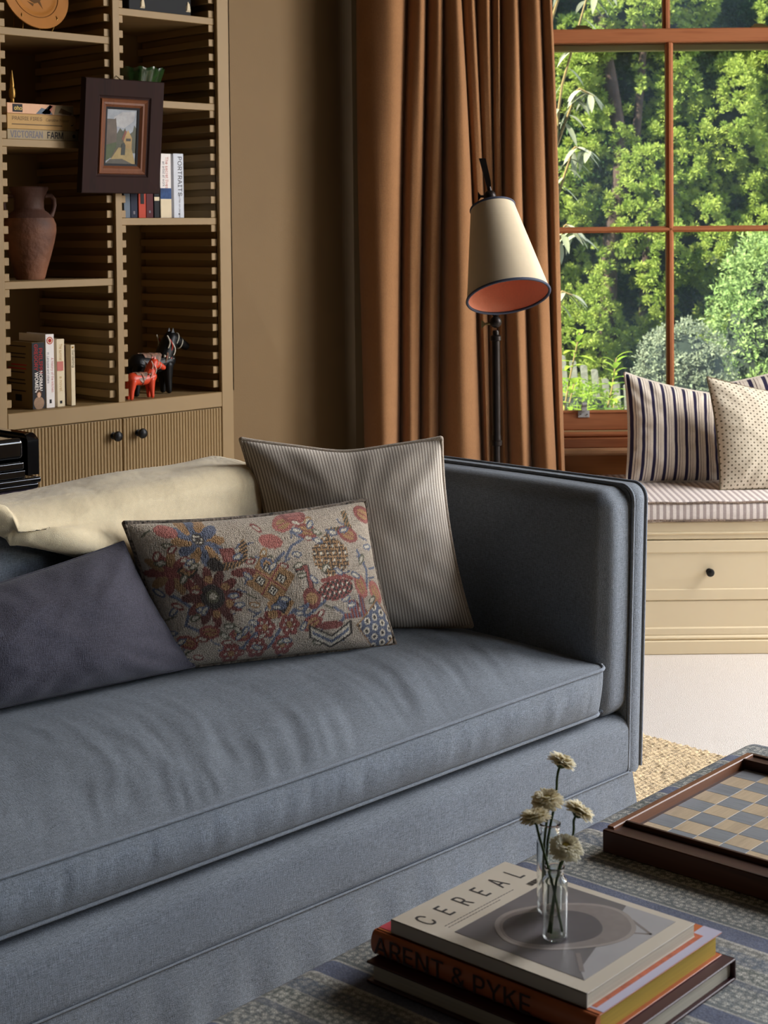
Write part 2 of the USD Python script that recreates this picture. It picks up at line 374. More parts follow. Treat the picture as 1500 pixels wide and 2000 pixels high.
# wall the bookcase is built into: solid on both sides of the alcove and above it
struct('wall_back', cat_(box(3.385, 4.02, YW, YW + .5, 0, CEIL), box(-4.5, 2.43, YW, YW + .5, 0, CEIL), box(2.43, 3.385, YW, YW + .5, 2.78, CEIL), box(2.40, 3.40, YW + .42, YW + .5, 0, 2.78)), 'wall_paint')
struct('wall_left', box(-4.62, -4.5, -2.2, 4.6, 0, CEIL), 'wall_dark')


def rdbox(r0, r1, d0, d1, z0, z1, c=0.):
    v, f = box(r0, r1, d0, d1, z0, z1, c)
    return np.c_[(v[:, 0] + v[:, 1]) / S2, (v[:, 1] - v[:, 0]) / S2, v[:, 2]], f


WD = 5.72                        # inner face of the window wall, facing the camera
R0, R1, ZB, ZT = .50, 1.63, .575, 3.52
struct('wall_window', cat_(rdbox(-.12, R0, WD, WD + .3, 0, CEIL), rdbox(R1, 2.30, WD, WD + .3, 0, CEIL), rdbox(R0, R1, WD, WD + .3, 0, ZB - .1), rdbox(R0, R1, WD, WD + .3, ZT, CEIL)), 'wall_paint')
struct('wall_bay', cat_(box(XB, XB + .3, 1.75, 2.50, 0, CEIL), box(XB, XB + .3, -.60, -.15, 0, CEIL), box(XB, XB + .3, -.15, 1.75, 0, .6), box(XB, XB + .3, -.15, 1.75, 3.5, CEIL)), 'wall_paint')


def c3box(x0, x1, y0, y1, z0, z1, c=0.):
    v, f = box(x0, x1, y0, y1, z0, z1, c)
    return np.c_[5.01 + (v[:, 0] - v[:, 1]) / S2, -1.21 + (v[:, 0] + v[:, 1]) / S2, v[:, 2]], f


struct('wall_canted', cat_(c3box(-1.0, -.6, -.3, 0, 0, CEIL), c3box(.6, .95, -.3, 0, 0, CEIL), c3box(-.6, .6, -.3, 0, 0, .6), c3box(-.6, .6, -.3, 0, 3.5, CEIL)), 'wall_paint')
struct('wall_front', box(-4.5, 4.45, -2.1, -1.9, 0, CEIL), 'wall_dark')

# sash window, two panes wide
win = Thing('window_1', None, None, (1.065, WD, ZB), 'rd', kind='structure')
win.add('window_frame', cat_(box(R0, R0 + .07, WD - .02, WD + .26, ZB, ZT, .004), box(R1 - .07, R1, WD - .02, WD + .26, ZB, ZT, .004), box(R0, R1, WD - .02, WD + .26, ZT - .08, ZT, .004),
                             box(R0 + .07, R0 + .09, WD - .01, WD + .04, ZB, ZT, .003), box(R1 - .09, R1 - .07, WD - .01, WD + .04, ZB, ZT, .003)), 'redwood_up')
win.add('window_sill', cat_(box(R0, R1, WD - .06, WD + .03, .573, .598, .008)), 'redwood_pale')
win.add('sill_board', cat_(box(R0, R1, WD - .04, WD + .28, .598, .634, .003)), 'redwood')
win.add('sill_bead', cat_(box(R0, R1, WD - .025, WD + .0, .634, .654, .007)), 'redwood')
win.add('apron_panel', box(R0, R1 + .4, WD - .035, WD + .0, .42, .573, .003), 'pine_panel')
A0, A1, MID = R0 + .075, R1 - .075, 1.062


def sash(dd, z0, z1, rows, rail0, rail1):
    s = win.add('sash', cat_(box(A0, A0 + .045, dd, dd + .045, z0, z1, .003), box(A1 - .045, A1, dd, dd + .045, z0, z1, .003)), 'redwood_up')
    win.add('bottom_rail', cat_(box(A0, A1, dd, dd + .045, z0, z0 + rail0, .004), box(A0 + .04, A1 - .04, dd - .003, dd + .03, z0 + rail0 - .004, z0 + rail0 + .006, .003)), 'redwood', parent=s)
    win.add('top_rail', box(A0, A1, dd, dd + .045, z1 - rail1, z1, .004), 'redwood', parent=s)
    win.add('glazing_bar', cat_(box(MID - .013, MID + .013, dd + .006, dd + .042, z0 + rail0, z1 - rail1, .004), box(MID - .007, MID + .007, dd - .002, dd + .02, z0 + rail0, z1 - rail1, .003)), 'redwood_up', parent=s)
    g0, g1 = z0 + rail0, z1 - rail1
    for k in range(1, rows):
        zz = g0 + (g1 - g0) * k / rows - .006
        win.add('glazing_bar', cat_(box(A0 + .045, A1 - .045, dd + .006, dd + .042, zz - .011, zz + .011, .004), box(A0 + .045, A1 - .045, dd - .002, dd + .02, zz - .006, zz + .006, .003)), 'redwood', parent=s)
    for k in range(rows):
        for a, b in ((A0 + .04, MID), (MID, A1 - .04)):
            win.add('pane', box(a, b, dd + .030, dd + .033, g0 + (g1 - g0) * k / rows, g0 + (g1 - g0) * (k + 1) / rows), 'pane', parent=s)


sash(WD + .03, .654, 2.125, 2, .066, .050)
sash(WD + .085, 2.075, ZT - .08, 2, .05, .06)
win.add('outer_bead', box(A0, A1, WD + .098, WD + .13, 2.051, 2.0755, .003), 'seat_paint')
for rr in (.745, 1.395):
    win.add('sash_fastener', cat_(box(rr - .035, rr + .035, WD + .035, WD + .075, 2.125, 2.131, .002), hullpts([(rr - .028, WD + .05, 2.131), (rr + .03, WD + .05, 2.131), (rr - .024, WD + .07, 2.131), (rr + .026, WD + .07, 2.131), (rr - .018, WD + .055, 2.142), (rr + .012, WD + .055, 2.142), (rr, WD + .065, 2.142)])), 'brass_dull')
lift = win.add('sash_lift', cat_(box(.718, .760, WD + .026, WD + .031, .702, .728, .001), hullpts([(.731 + i * .018, WD + .012 + j * .016, .728 + k * .024) for i in (0, 1) for j in (0, 1) for k in (0, 1)]), tube([(.731, WD + .012, .752), (.749, WD + .012, .752)], .007, 10)), 'steel')
for rr in (.727, .751):
    win.add('screw', lathe([(0, 0), (.003, 0), (.003, .002), (0, .002)], 10, (rr, WD + .024, .713)), 'screw_dark', parent=lift)
# bay window right of the frame and the window behind the camera: plain sashes
w2 = Thing('window_2', None, None, (XB, .8, .6), 'w', kind='structure')
w2.add('window_frame', cat_(box(XB, XB + .2, -.15, -.07, .6, 3.5, .004), box(XB, XB + .2, 1.67, 1.75, .6, 3.5, .004), box(XB, XB + .2, -.07, 1.67, .6, .7, .004), box(XB, XB + .2, -.07, 1.67, 3.4, 3.5, .004)), 'redwood_up')
w2.add('glazing_bar', cat_(box(XB + .1, XB + .14, .785, .815, .7, 3.4, .004), box(XB + .1, XB + .14, -.07, 1.67, 2.03, 2.08, .004)), 'redwood')
w3 = Thing('window_3', None, None, (0, 0, .6), 'c3', kind='structure')
w3.add('window_frame', cat_(box(-.6, -.52, -.2, 0, .6, 3.5, .004), box(.52, .6, -.2, 0, .6, 3.5, .004), box(-.52, .52, -.2, 0, .6, .7, .004), box(-.52, .52, -.2, 0, 3.4, 3.5, .004)), 'redwood_up')
w3.add('glazing_bar', cat_(box(-.013, .013, -.12, -.09, .7, 3.4, .004), box(-.52, .52, -.12, -.09, 2.03, 2.08, .004)), 'redwood')

# ------------------------------------------------------------------ bookcase
P0, SLAT, ZB0 = .0476, .0237, .861
bc = Thing('bookcase', 'cream painted built-in bookcase with slatted sides and reeded cupboard doors', 'bookcase', (2.92, YW, 0))
BF, BK = 4.10, 4.515
bc.add('carcass', cat_(box(2.40, 2.511, BK - .4, BK, .861, 2.78), box(3.335, 3.40, BK - .4, BK, .861, 2.78), box(2.43, 3.385, BK - .38, BK, .10, .84), box(2.40, 3.40, BF + .005, BK, 2.70, 2.78, .003)), 'cream_paint')
bc.add('back_panel', box(2.45, 3.38, BK, BK + .018, .84, 2.78), 'cream_paint')
bc.add('face_frame', cat_(box(2.43, 2.511, BF, BF + .022, .0, 2.78, .002), box(3.335, 3.385, BF, BF + .022, .0, 2.78, .002), box(2.511, 3.335, BF, BF + .022, .811, ZB0, .002), box(2.511, 3.335, BF, BF + .022, 2.68, 2.78, .002), box(2.511, 3.335, BF + .01, BF + .022, .0, .10, .002)), 'cream_paint')
bc.add('base_shelf', box(2.511, 3.335, BF + .002, BK, .84, ZB0 - .0005), 'cream_paint')
bc.add('divider', box(2.915, 2.940, BF + .001, BK, ZB0, 2.70, .001), 'cream_paint')
for xa in (2.511, 2.891, 2.940, 3.311):
    for k in range(39):
        z = .876 + P0 * k
        if z < 2.66: bc.add('slat', box(xa, xa + .024, BF + .015, BK - .002, z, z + SLAT, .0012), 'cream_paint', smooth=False)
for bay, k in ((0, 7), (0, 16), (0, 23), (0, 32), (1, 11), (1, 19), (1, 25), (1, 33)):
    x0, x1 = ((2.5115, 2.9145), (2.9405, 3.3345))[bay]
    z = .876 + P0 * k + SLAT + .0004
    bc.add('shelf', box(x0, x1, BF + .013, BK - .001, z, z + P0 - SLAT - .0012, .0012), 'cream_paint', smooth=False)
for x0, x1, kx in ((2.519, 2.9265, 2.892), (2.9305, 3.3325, 2.988)):
    n = 34; xs = np.linspace(x0, x1, n * 8 + 1); ph = (np.arange(n * 8 + 1) % 8) / 8
    yy = BF + .004 - .0035 * np.sqrt(np.clip(np.sin(np.pi * ph), 0, 1)); yy[[0, -1]] = BF + .004
    P = np.stack([np.stack([xs, yy, np.full_like(xs, z)], -1) for z in (.105, .807)], 1)
    dr = bc.add('door', cat_(grid(P), box(x0, x1, BF + .0041, BF + .024, .104, .808)), 'cream_paint', smooth=40)
    prof = [(0, 0), (.011, 0), (.011, .003), (.006, .006), (.006, .014), (.014, .019), (.0165, .026), (.0145, .033), (.008, .037), (0, .038)]
    v, f = lathe(prof, 28); v = np.c_[v[:, 0] + kx, BF + .003 - v[:, 2], v[:, 1] + .757]
    bc.add('knob', (v, f), 'knob_black', parent=dr, label='round black cupboard knob')

# ------------------------------------------------------------------ sofa
so = Thing('sofa', 'blue-grey linen sofa with one long seat cushion, piped edges and a skirt to the floor', 'sofa', (1.73, 2.5, 0))
SX0, SX1, SY0, SY1, SZ = .56, 2.875, 2.112, 2.90, .163


def flare(m, k=.045):
    v, f = arr(m); v = v.copy(); v[:, 0] += np.sign(v[:, 0] - 1.7) * k * (v[:, 2] - SZ); return v, f


so.add('base', softbox(SX0 - .035, SX1 + .035, SY0 - .012, SY1, SZ - .02, .292, .034, 24, (0, .004, 0)), 'sofa_linen', smooth=True)
so.add('back', softbox(SX0, SX1 - .01, 2.757, SY1, .28, .812, .03, 16, (0, .014, .004)), 'sofa_linen', smooth=True)


def rrect(y0, y1, z0, z1, rtop_front, rtop_back, n=10):
    p = [(y0, z0)]
    p += [(y0 + rtop_front * (1 - math.cos(a)), z1 - rtop_front * (1 - math.sin(a))) for a in np.linspace(0, math.pi / 2, n)]
    p += [(y1 - rtop_back * (1 - math.sin(a)), z1 - rtop_back * (1 - math.cos(a))) for a in np.linspace(0, math.pi / 2, n)]
    return p + [(y1, z0)]


for side in (1, -1):
    fx = (lambda m: flare(m)) if side > 0 else (lambda m: flare((lambda a: (np.c_[3.43 - a[0][:, 0], a[0][:, 1:]], a[1][:, ::-1]))(arr(m))))
    ar = so.add('arm', fx(softbox(2.786, 2.910, SY0 + .001, SY1 - .01, .29, .806, .042, 18, (.010, .006, .004))), 'sofa_linen', smooth=True)
    band = rrect(SY0 - .010, SY1 + .004, SZ + .002, .812, .035, .03)
    bd = softbox(2.876, 2.926, 0, 1, 0, 1, .012, 8)
    pts = np.array(band); ring = []
    for x, ins in ((2.876, .006), (2.880, .001), (2.888, -.002), (2.900, -.004), (2.912, -.002), (2.921, .001), (2.926, .006)):
        c0 = pts.mean(0); d = pts - c0
        q = c0 + d * (1 - 2 * ins / (pts.max(0) - pts.min(0))); ring.append(np.c_[np.full(len(q), x), q])
    ring = np.array(ring); ring = np.concatenate([ring, ring[:, :1]], 1)
    v, f = outward(grid(ring))
    cap = prism(band, 'x', 2.874, 2.9255)
    so.add('border', fx(cat_((v, f), (np.c_[cap[0][:, 0], c0 + (cap[0][:, 1:] - c0) * .985], cap[1]))), 'sofa_linen', smooth=40, parent=ar)
    for x, r_ in ((2.8765, .0042), (2.925, .0042)):
        pth = np.array(rrect(SY0 - .010, SY1 + .004, SZ + .004, .8125, .035, .03))
        pth = np.vstack([np.linspace(a, b, 12, endpoint=False) for a, b in zip(pth[:-1], pth[1:])] + [pth[-1:]])
        so.add('piping', fx(tube(np.c_[np.full(len(pth), x), pth], r_, 8)), 'sofa_welt', smooth=True, parent=ar)
# piping along the back's top edges and the seams over skirt and base
for y in (2.765, 2.893):
    so.add('piping', tube([(x, y, .8135) for x in np.linspace(SX0 + .02, SX1 - .02, 60)], .0042, 8), 'sofa_welt', smooth=True)
so.add('skirt_seam', tube([(x, SY0 - .015, SZ + .0015 * math.sin(x * 5)) for x in np.linspace(SX0 - .03, SX1, 90)], .0022, 6), 'sofa_welt', smooth=True)

# seat cushion: a profile lofted along the sofa
xs = np.concatenate([np.linspace(.655, 2.70, 300), np.linspace(2.705, 2.80, 40)])
XR = 2.803
prof = []
tt = np.linspace(0, 1, 70) ** 1.25
for x in xs:
    e = max(XR - x, 0); g = 1 - (1 - min(e / .30, 1)) ** 2.4
    ef = .034 - math.sqrt(max(.034 ** 2 - max(.034 - e, 0) ** 2, 0))           # rounded front corner
    sag = .010 * math.sin(math.pi * np.clip((x - .65) / 2.15, 0, 1)) ** 2
    zt, zb, yf = .419 - sag * .9, .3140 - .002 * sag / .01, 2.098 + ef
    ft = (1 - (1 - np.clip(tt / .55, 0, 1)) ** 2.3) * (1 - .10 * np.clip((tt - .7) / .3, 0, 1))
    top = np.c_[yf + tt * (2.772 - yf), zt + (.010 + .050 * g) * ft]
    s = np.linspace(0, 1, 20)[1:-1]
    boxing = np.c_[yf + .014 * s - .014 * np.sin(math.pi * s) ** .8 * min(1, .35 + e / .08), zt + (zb - zt) * s]
    bot = np.c_[np.linspace(yf + .016, 2.772, 12), np.full(12, zb - .0)]
    prof.append(np.vstack([top[::-1], boxing, bot]))
prof = np.array(prof); G = np.concatenate([np.repeat(xs[:, None, None], prof.shape[1], 1), prof], -1)
X_, Y_, Z_ = G[..., 0], G[..., 1], G[..., 2]
nt = len(tt); w = np.zeros(G.shape[1]); tr = tt[::-1]; w[:nt] = np.clip(tr / .04, 0, 1) * np.clip(1.15 - tr, .3, 1)
nz = lambda a, b, c, s: meshkit.fbm(np.stack([a, b, c], -1), 3, s) - .5
dy_ = Y_ - 2.1; bend = X_ - .70 * dy_ + .75 * dy_ ** 2
patch = np.clip(2.6 * (nz(X_ * 3.1, Y_ * 3, X_ * 0, 31) + .12), 0, 1); bend = bend + .05 * nz(X_ * 3, Y_ * 4, X_ * 0, 41)
wr = (np.abs(nz(bend * 17, Y_ * 2.6, X_ * 0, 3)) * -1 + .16) * (.25 + .75 * patch)
wr2 = nz(X_ * 4, Y_ * 6, X_ * 0, 7); wr3 = nz(bend * 46, Y_ * 5, X_ * 0, 11) * patch
fade = np.clip(1.2 - (Y_ - 2.1) / .55, .25, 1)
edge = np.clip((XR - X_) / .12, 0, 1)
Z_ += w * edge * (wr * .017 * fade + wr2 * .014 + wr3 * .007 * fade)
bw = np.zeros(G.shape[1]); bw[nt:nt + 18] = np.sin(np.linspace(0, math.pi, 20)[1:-1])
Y_ += bw * (nz(X_ * 30, Z_ * 5, X_ * 0, 5) * .005 + nz(X_ * 5, Z_ * 3, X_ * 0, 6) * .010)
ring0 = np.concatenate([G, G[:, :1]], 1); vv, ff = grid(ring0)
caps = []
for k in (0, -1):
    c0 = G[k].mean(0); m = G.shape[1]; a = np.arange(m)
    caps.append((np.vstack([G[k], c0]), np.c_[np.full(m, m), a, (a + 1) % m] if k else np.c_[np.full(m, m), (a + 1) % m, a]))
cu_ = so.add('seat_cushion', cat_(outward((vv, ff)), *caps), 'sofa_linen', smooth=50)
for row, dz in ((nt - 1, 0.0), (nt + 18, -.001)):
    L = G[:, row] + [0, -.002, dz]
    L = np.vstack([L, [(2.806, 2.12, L[-1, 2]), (2.807, 2.20, L[-1, 2] + .002), (2.806, 2.4, L[-1, 2] + .004)]])
    so.add('piping', tube(L, .0042, 8), 'sofa_welt', smooth=True, parent=cu_)
# skirt: front and right side
sx = np.linspace(SX0 - .02, 2.890, 420); zz = np.linspace(.0145, SZ, 12)
Xg, Zg = np.meshgrid(sx, zz, indexing='ij'); dn = (SZ - Zg) / SZ
Yg = SY0 - .013 - .026 * dn - dn * (.012 * (meshkit.fbm(np.stack([Xg * 7, Zg * 4, Zg * 0], -1), 3, 2) - .5) * 2 + .003 * np.sin(Xg * 60))
Xg = Xg + .012 * dn * np.clip((Xg - 2.6) / .3, 0, 1)
fr = grid(np.stack([Xg, Yg, Zg], -1)); bk = grid(np.stack([Xg, Yg + .004, Zg], -1), True)
so.add('skirt', cat_(fr, bk), 'sofa_linen', smooth=True)
sy = np.linspace(SY0 + .004, SY1, 120); Yg, Zg = np.meshgrid(sy, zz, indexing='ij'); dn = (SZ - Zg) / SZ
Xg = 2.892 + .012 * dn + dn * .014 * (meshkit.fbm(np.stack([Yg * 8, Zg * 4, Zg * 0], -1), 3, 4) - .5)
so.add('skirt', cat_(grid(np.stack([Xg, Yg, Zg], -1)), grid(np.stack([Xg - .004, Yg, Zg], -1), True)), 'sofa_linen', smooth=True)
so.add('inner_frame', box(SX0 + .05, 2.84, SY0 + .06, SY1 - .03, .02, .2), 'felt_dark')


# ------------------------------------------------------------------ cushions
def pillow(TL, TR, BR, BL, t, bow=(.05, .05), n=(64, 56), seed=0, ex=.5, wr=.004, sag=.0, chop=0., backk=1., flat=2.2):
    TL, TR, BR, BL = (np.asarray(p, float) for p in (TL, TR, BR, BL))
    cu0 = lambda m: .5 - .5 * np.cos(np.linspace(0, math.pi, m)) * (.55 + .45 * np.abs(np.cos(np.linspace(0, math.pi, m))))
    u0, v0 = cu0(n[0]), cu0(n[1]); U, V = np.meshgrid(u0, v0, indexing='ij')
    a, b = 2 * U - 1, 2 * V - 1
    u = .5 + .5 * a * (1 - bow[0] * (1 - b * b)); v = .5 + .5 * b * (1 - bow[1] * (1 - a * a) * np.where(b < 0, 1, .25))
    v = v + chop * np.exp(-(a / .35) ** 2) * np.clip(1 - V * 3, 0, 1) ** 2
    P = (TL * ((1 - u) * (1 - v))[..., None] + TR * (u * (1 - v))[..., None] + BR * (u * v)[..., None] + BL * ((1 - u) * v)[..., None])
    N = np.cross(TR + BR - TL - BL, BL + BR - TL - TR); N /= np.linalg.norm(N)
    if N.dot([0, 0, EYE] - P.mean((0, 1))) < 0: N = -N
    h = t / 2 * ((1 - np.abs(a) ** flat) * (1 - np.abs(b) ** flat)).clip(0) ** ex * (1 + sag * b)
    w = ((1 - a ** 4) * (1 - b ** 4)).clip(0)
    q = np.stack([U * 5, V * 5, U * 0 + seed], -1); h = h + w ** .5 * wr * 3 * (meshkit.fbm(q, 3, seed) - .5)
    ang = np.arctan2(b, a); rr = np.hypot(a, b)
    h = h + wr * np.clip(rr - .55, 0, 1) * w ** .3 * np.sin(ang * 19 + 3 * meshkit.fbm(q, 2, seed + 3)) * 1.2
    h = h - chop * .25 * np.exp(-(a / .12) ** 2) * np.clip(1 - V * 2.2, 0, 1) * w ** .5
    front = P + N * h[..., None]; back = P - N * (h * backk)[..., None]
    e1 = np.cross(P[-1, 0] - P[0, 0], P[0, -1] - P[0, 0]).dot(N) < 0
    f1, f2 = grid(front, e1), grid(back, not e1)
    uv = np.stack([U, 1 - V], -1).reshape(-1, 2)
    border = np.vstack([P[:, 0], P[-1, 1:], P[-2::-1, -1], P[0, -2:0:-1]])
    return cat_(f1, f2), np.vstack([uv, uv]), border, N


def soften(border, k=3):
    for _ in range(k): border = (np.roll(border, 1, 0) + 2 * border + np.roll(border, -1, 0)) / 4
    return border


def cushion(name, label, cat, corners, t, m, pipe=None, pr=.005, base=None, group=None, **kw):
    mesh, uv, border, N = pillow(*corners, t, **kw)
    b = np.mean(np.array(corners)[2:], 0) if base is None else base
    th = Thing(name, label, cat, b, group=group)
    th.add('cover', mesh, m, smooth=True, uv=uv)
    if pipe: th.add('piping', tube(soften(border), pr, 8, closed=True), pipe, smooth=True)
    return th


cushion('cushion', 'large grey and cream narrow-striped square cushion in the corner of the sofa', 'cushion',
        [(2.294, 2.755, .925), (2.655, 2.465, .916), (2.706, 2.420, .474), (2.342, 2.700, .474)], .17, 'ticking_grey', 'ticking_pipe', .0055, bow=(.075, .10), seed=1, chop=.02, backk=.75, wr=.004)


# tapestry cushion: the woven picture is colour on the mesh
def tapestry(U, V):
    """Motifs of the woven picture; u to the right, v down, both 0..1 (cloth is 1.75 times as wide as tall)."""
    A = 1.75; x, y = U * A, V
    col = np.empty(U.shape + (3,)); col[:] = lin(178, 160, 136)
    RED, OCH, BLU, DRK, GRN, PNK, CREAM = (np.array(lin(*c)) for c in ((146, 60, 50), (170, 122, 62), (88, 98, 122), (48, 40, 38), (92, 90, 66), (176, 88, 74), (214, 200, 172)))
    rs = random.Random(5)

    def put(mask, c): col[mask] = c

    def loc(u, v, ang=0.):
        dx, dy = x - u * A, y - v; c, s = math.cos(ang), math.sin(ang)
        return c * dx + s * dy, -s * dx + c * dy

    def ell(u, v, rx, ry, c, ang=0.):
        dx, dy = loc(u, v, ang); put((dx / rx) ** 2 + (dy / ry) ** 2 < 1, c)

    def dia(u, v, rx, ry, c, ang=0.):
        dx, dy = loc(u, v, ang); put(np.abs(dx) / rx + np.abs(dy) / ry < 1, c)

    def bar(u, v, rx, ry, c, ang=0.):
        dx, dy = loc(u, v, ang); put((np.abs(dx) < rx) & (np.abs(dy) < ry), c)

    def line(pts, c, wd=.011):
        for (u0, v0), (u1, v1) in zip(pts[:-1], pts[1:]):
            p0, p1 = np.array([u0 * A, v0]), np.array([u1 * A, v1]); d = p1 - p0; L = d.dot(d) + 1e-9
            t = np.clip(((x - p0[0]) * d[0] + (y - p0[1]) * d[1]) / L, 0, 1)
            put(np.hypot(x - p0[0] - t * d[0], y - p0[1] - t * d[1]) < wd, c)

    def bud(u, v, ang, s=1., c=RED, c2=OCH):
        ell(u, v, .075 * s, .046 * s, c, ang); dx, dy = loc(u, v, ang)
        put(((dx / (.05 * s)) ** 2 + (dy / (.027 * s)) ** 2 < 1), c2); put((np.abs(dy) < .005) & (np.abs(dx) < .05 * s), c)

    def sprig(u, v, ang, c=BLU):
        ell(u, v, .042, .022, c, ang); ell(u, v, .028, .011, CREAM * .85, ang)

    def star(u, v, r, n, c, tipc=None, k=.28, a0=0.):
        for i in range(n):
            a = a0 + 2 * math.pi * i / n
            dx, dy = loc(u + math.cos(a) * r * .62 / A, v + math.sin(a) * r * .62, a)
            put((dx / (r * .45)) ** 2 + (dy / (r * k)) ** 2 < 1, c if tipc is None or i % 2 else tipc)
    for i in range(64):
        u, v, a_ = rs.uniform(.03, .97), rs.uniform(.05, .95), rs.uniform(-1.2, 1.2); line([(u, v), (u + .02 * math.cos(a_), v + .035 * math.sin(a_)), (u + .035, v + .06 * math.sin(a_))], [BLU, GRN, BLU * .8][i % 3], .006)
    for i in range(22): sprig(rs.uniform(.03, .97), rs.uniform(.04, .96), rs.uniform(-1, 1), [RED * .9, OCH, BLU][i % 3])
    # stems
    for st in ([(.42, .92), (.50, .74), (.55, .66), (.60, .72), (.66, .80)], [(.60, .72), (.70, .62), (.66, .55)], [(.56, .30), (.60, .22), (.66, .18), (.62, .12)], [(.72, .30), (.76, .20), (.84, .16)],
               [(.90, .32), (.93, .46), (.91, .58), (.86, .66)], [(.30, .92), (.37, .80), (.44, .84)], [(.08, .50), (.13, .58), (.10, .70), (.18, .78)], [(.44, .27), (.50, .33), (.56, .26)], [(.73, .68), (.78, .74), (.74, .80)]):
        line(st, BLU, .010)
    star(.235, .13, .17, 12, BLU, OCH, .20); ell(.235, .12, .055, .055, BLU * .7); ell(.235, .12, .040, .040, DRK)
    for i in range(6): ell(.235 + .014 * math.cos(i * 1.05), .12 + .024 * math.sin(i * 1.05), .008, .008, CREAM)
    star(.225, .52, .20, 12, RED * .62, RED * .40 + DRK * .3, .17); ell(.225, .52, .085, .085, DRK * 1.2); ell(.225, .52, .045, .045, GRN); ell(.225, .52, .024, .024, CREAM * .8)
    for i in range(6): ell(.225 + .068 * math.cos(i * 1.05 + .5), .52 + .12 * math.sin(i * 1.05 + .5), .028, .028, OCH)
    star(.09, .34, .15, 10, RED * .8, OCH * .8, .2); ell(.09, .34, .04, .04, RED)
    dia(.155, .33, .075, .06, DRK); dia(.155, .33, .055, .04, OCH); dia(.155, .33, .02, .015, DRK)
    # large ochre lozenge with four fields
    bar(.475, .44, .135, .135, OCH * .9, .72)
    bar(.475, .44, .135, .006, RED, .72); bar(.475, .44, .006, .135, RED, .72); ell(.475, .33, .05, .05, BLU); ell(.475, .33, .028, .028, OCH)
    for a in range(4):
        uu, vv_ = .475 + .045 * math.cos(a * 1.571), .44 + .08 * math.sin(a * 1.571)
        bar(uu, vv_, .032, .032, DRK, .72); bar(uu, vv_, .024, .024, CREAM, .72); star(uu, vv_, .022, 4, DRK)
    bar(.50, .62, .07, .07, OCH, .72); bar(.50, .62, .046, .046, DRK, .72); ell(.50, .62, .038, .034, BLU)
    # chequered hexagon
    dx, dy = loc(.765, .33, .1); hexm = (np.abs(dx) < .145) & (np.abs(dx) * .75 + np.abs(dy) < .17)
    ck = (np.floor((dx + dy) / .026) + np.floor((dx - dy) / .026)) % 2 == 0
    put(hexm, DRK); put(hexm & ck, OCH); put(hexm & (np.hypot((dx % .052) - .026, (dy % .052) - .026) < .009), CREAM)
    # long-necked bird
    bar(.615, .38, .055, .022, DRK, -.1); bar(.615, .38, .046, .013, RED, -.1); bar(.642, .47, .022, .10, DRK, -.08); bar(.642, .47, .013, .10, RED, -.08)
    ell(.755, .56, .15, .07, RED, -.12); dx, dy = loc(.755, .56, -.12); m = (dx / .15) ** 2 + (dy / .062) ** 2 < 1
    put(m & ((np.floor(dx / .022) + np.floor(dy / .022)) % 2 == 0), DRK); put(m & (np.hypot((dx % .044) - .022, (dy % .044) - .022) < .008), CREAM); line([(.70, .49), (.80, .47), (.84, .50)], RED, .014)
    ell(.635, .60, .07, .075, RED * .8); ell(.635, .60, .045, .04, OCH); line([(.58, .70), (.61, .64)], BLU, .014)
    # striped beast
    for (u, v, rx, ry, an) in ((.335, .30, .12, .034, -.25), (.395, .22, .03, .085, .35), (.265, .30, .05, .05, .3)):
        dx, dy = loc(u, v, an); m = (dx / rx) ** 2 + (dy / ry) ** 2 < 1; put(m, DRK); put(m & ((dx + dy) % .030 < .013) & (u > .3), OCH)
    bar(.33, .24, .055, .05, RED * .85); bar(.33, .25, .032, .03, PNK * .8); ell(.37, .37, .09, .035, RED * .7)
    dx, dy = loc(.84, .14, 0); m = ((np.abs(dx) < .10) & (np.abs(dy - .02) < .022)) | ((np.abs(dx - .07) < .02) & (np.abs(dy + .03) < .07)); put(m, GRN * .6); put(m & ((dx + dy) % .03 < .013), OCH)
    dx, dy = loc(.835, .70, 0); m = ((np.abs(dx) < .11) & (np.abs(dy - .05) < .02)) | ((np.abs(dx - .06) < .022) & (np.abs(dy) < .08)) | (np.hypot(dx + .02, dy + .01) < .05); put(m, RED * .85); put(m & (dx % .03 < .011), BLU)
    # buds, rosettes, sprigs
    for a in ((.52, .17, .2), (.685, .13, .35), (.60, .06, -.3), (.87, .20, .5), (.88, .56, 1.3), (.62, .77, -.4), (.31, .80, .2), (.19, .76, .15), (.13, .06, .1), (.97, .09, .6), (.66, .02, 0), (.955, .62, 1.2), (.10, .82, .4)):
        bud(*a, s=1.15 if a[0] > .5 else 1., c=RED if rs.random() < .7 else PNK, c2=OCH if rs.random() < .7 else PNK)
    for u, v in ((.415, .765), (.52, .765), (.375, .905), (.485, .905), (.27, .93)):
        star(u, v, .075, 6, RED, None, .42); ell(u, v, .022, .022, OCH)
        for i in range(6): ell(u + .022 * math.cos(i * 1.05), v + .038 * math.sin(i * 1.05), .009, .009, CREAM * .8)
    star(.455, .66, .07, 3, OCH, RED, .4, 2.6); ell(.455, .68, .04, .03, OCH)
    for i in range(64): sprig(rs.uniform(.03, .97), rs.uniform(.04, .96), rs.uniform(-1, 1), [BLU, BLU, GRN, RED * .9][i % 4])
    # chevron and spotted lozenge
    dx, dy = loc(.70, .86, 0); m = (np.abs(dy - np.abs(dx) * -.55 - .06) < .05) & (np.abs(dx) < .17); put(m, DRK); m2 = (np.abs(dy - np.abs(dx) * -.55 - .06) < .034) & (np.abs(dx) < .155); put(m2, CREAM * .9); put((np.abs(dy - np.abs(dx) * -.55 - .06) < .012) & (np.abs(dx) < .14), BLU)
    ell(.70, .80, .10, .03, RED * .8)
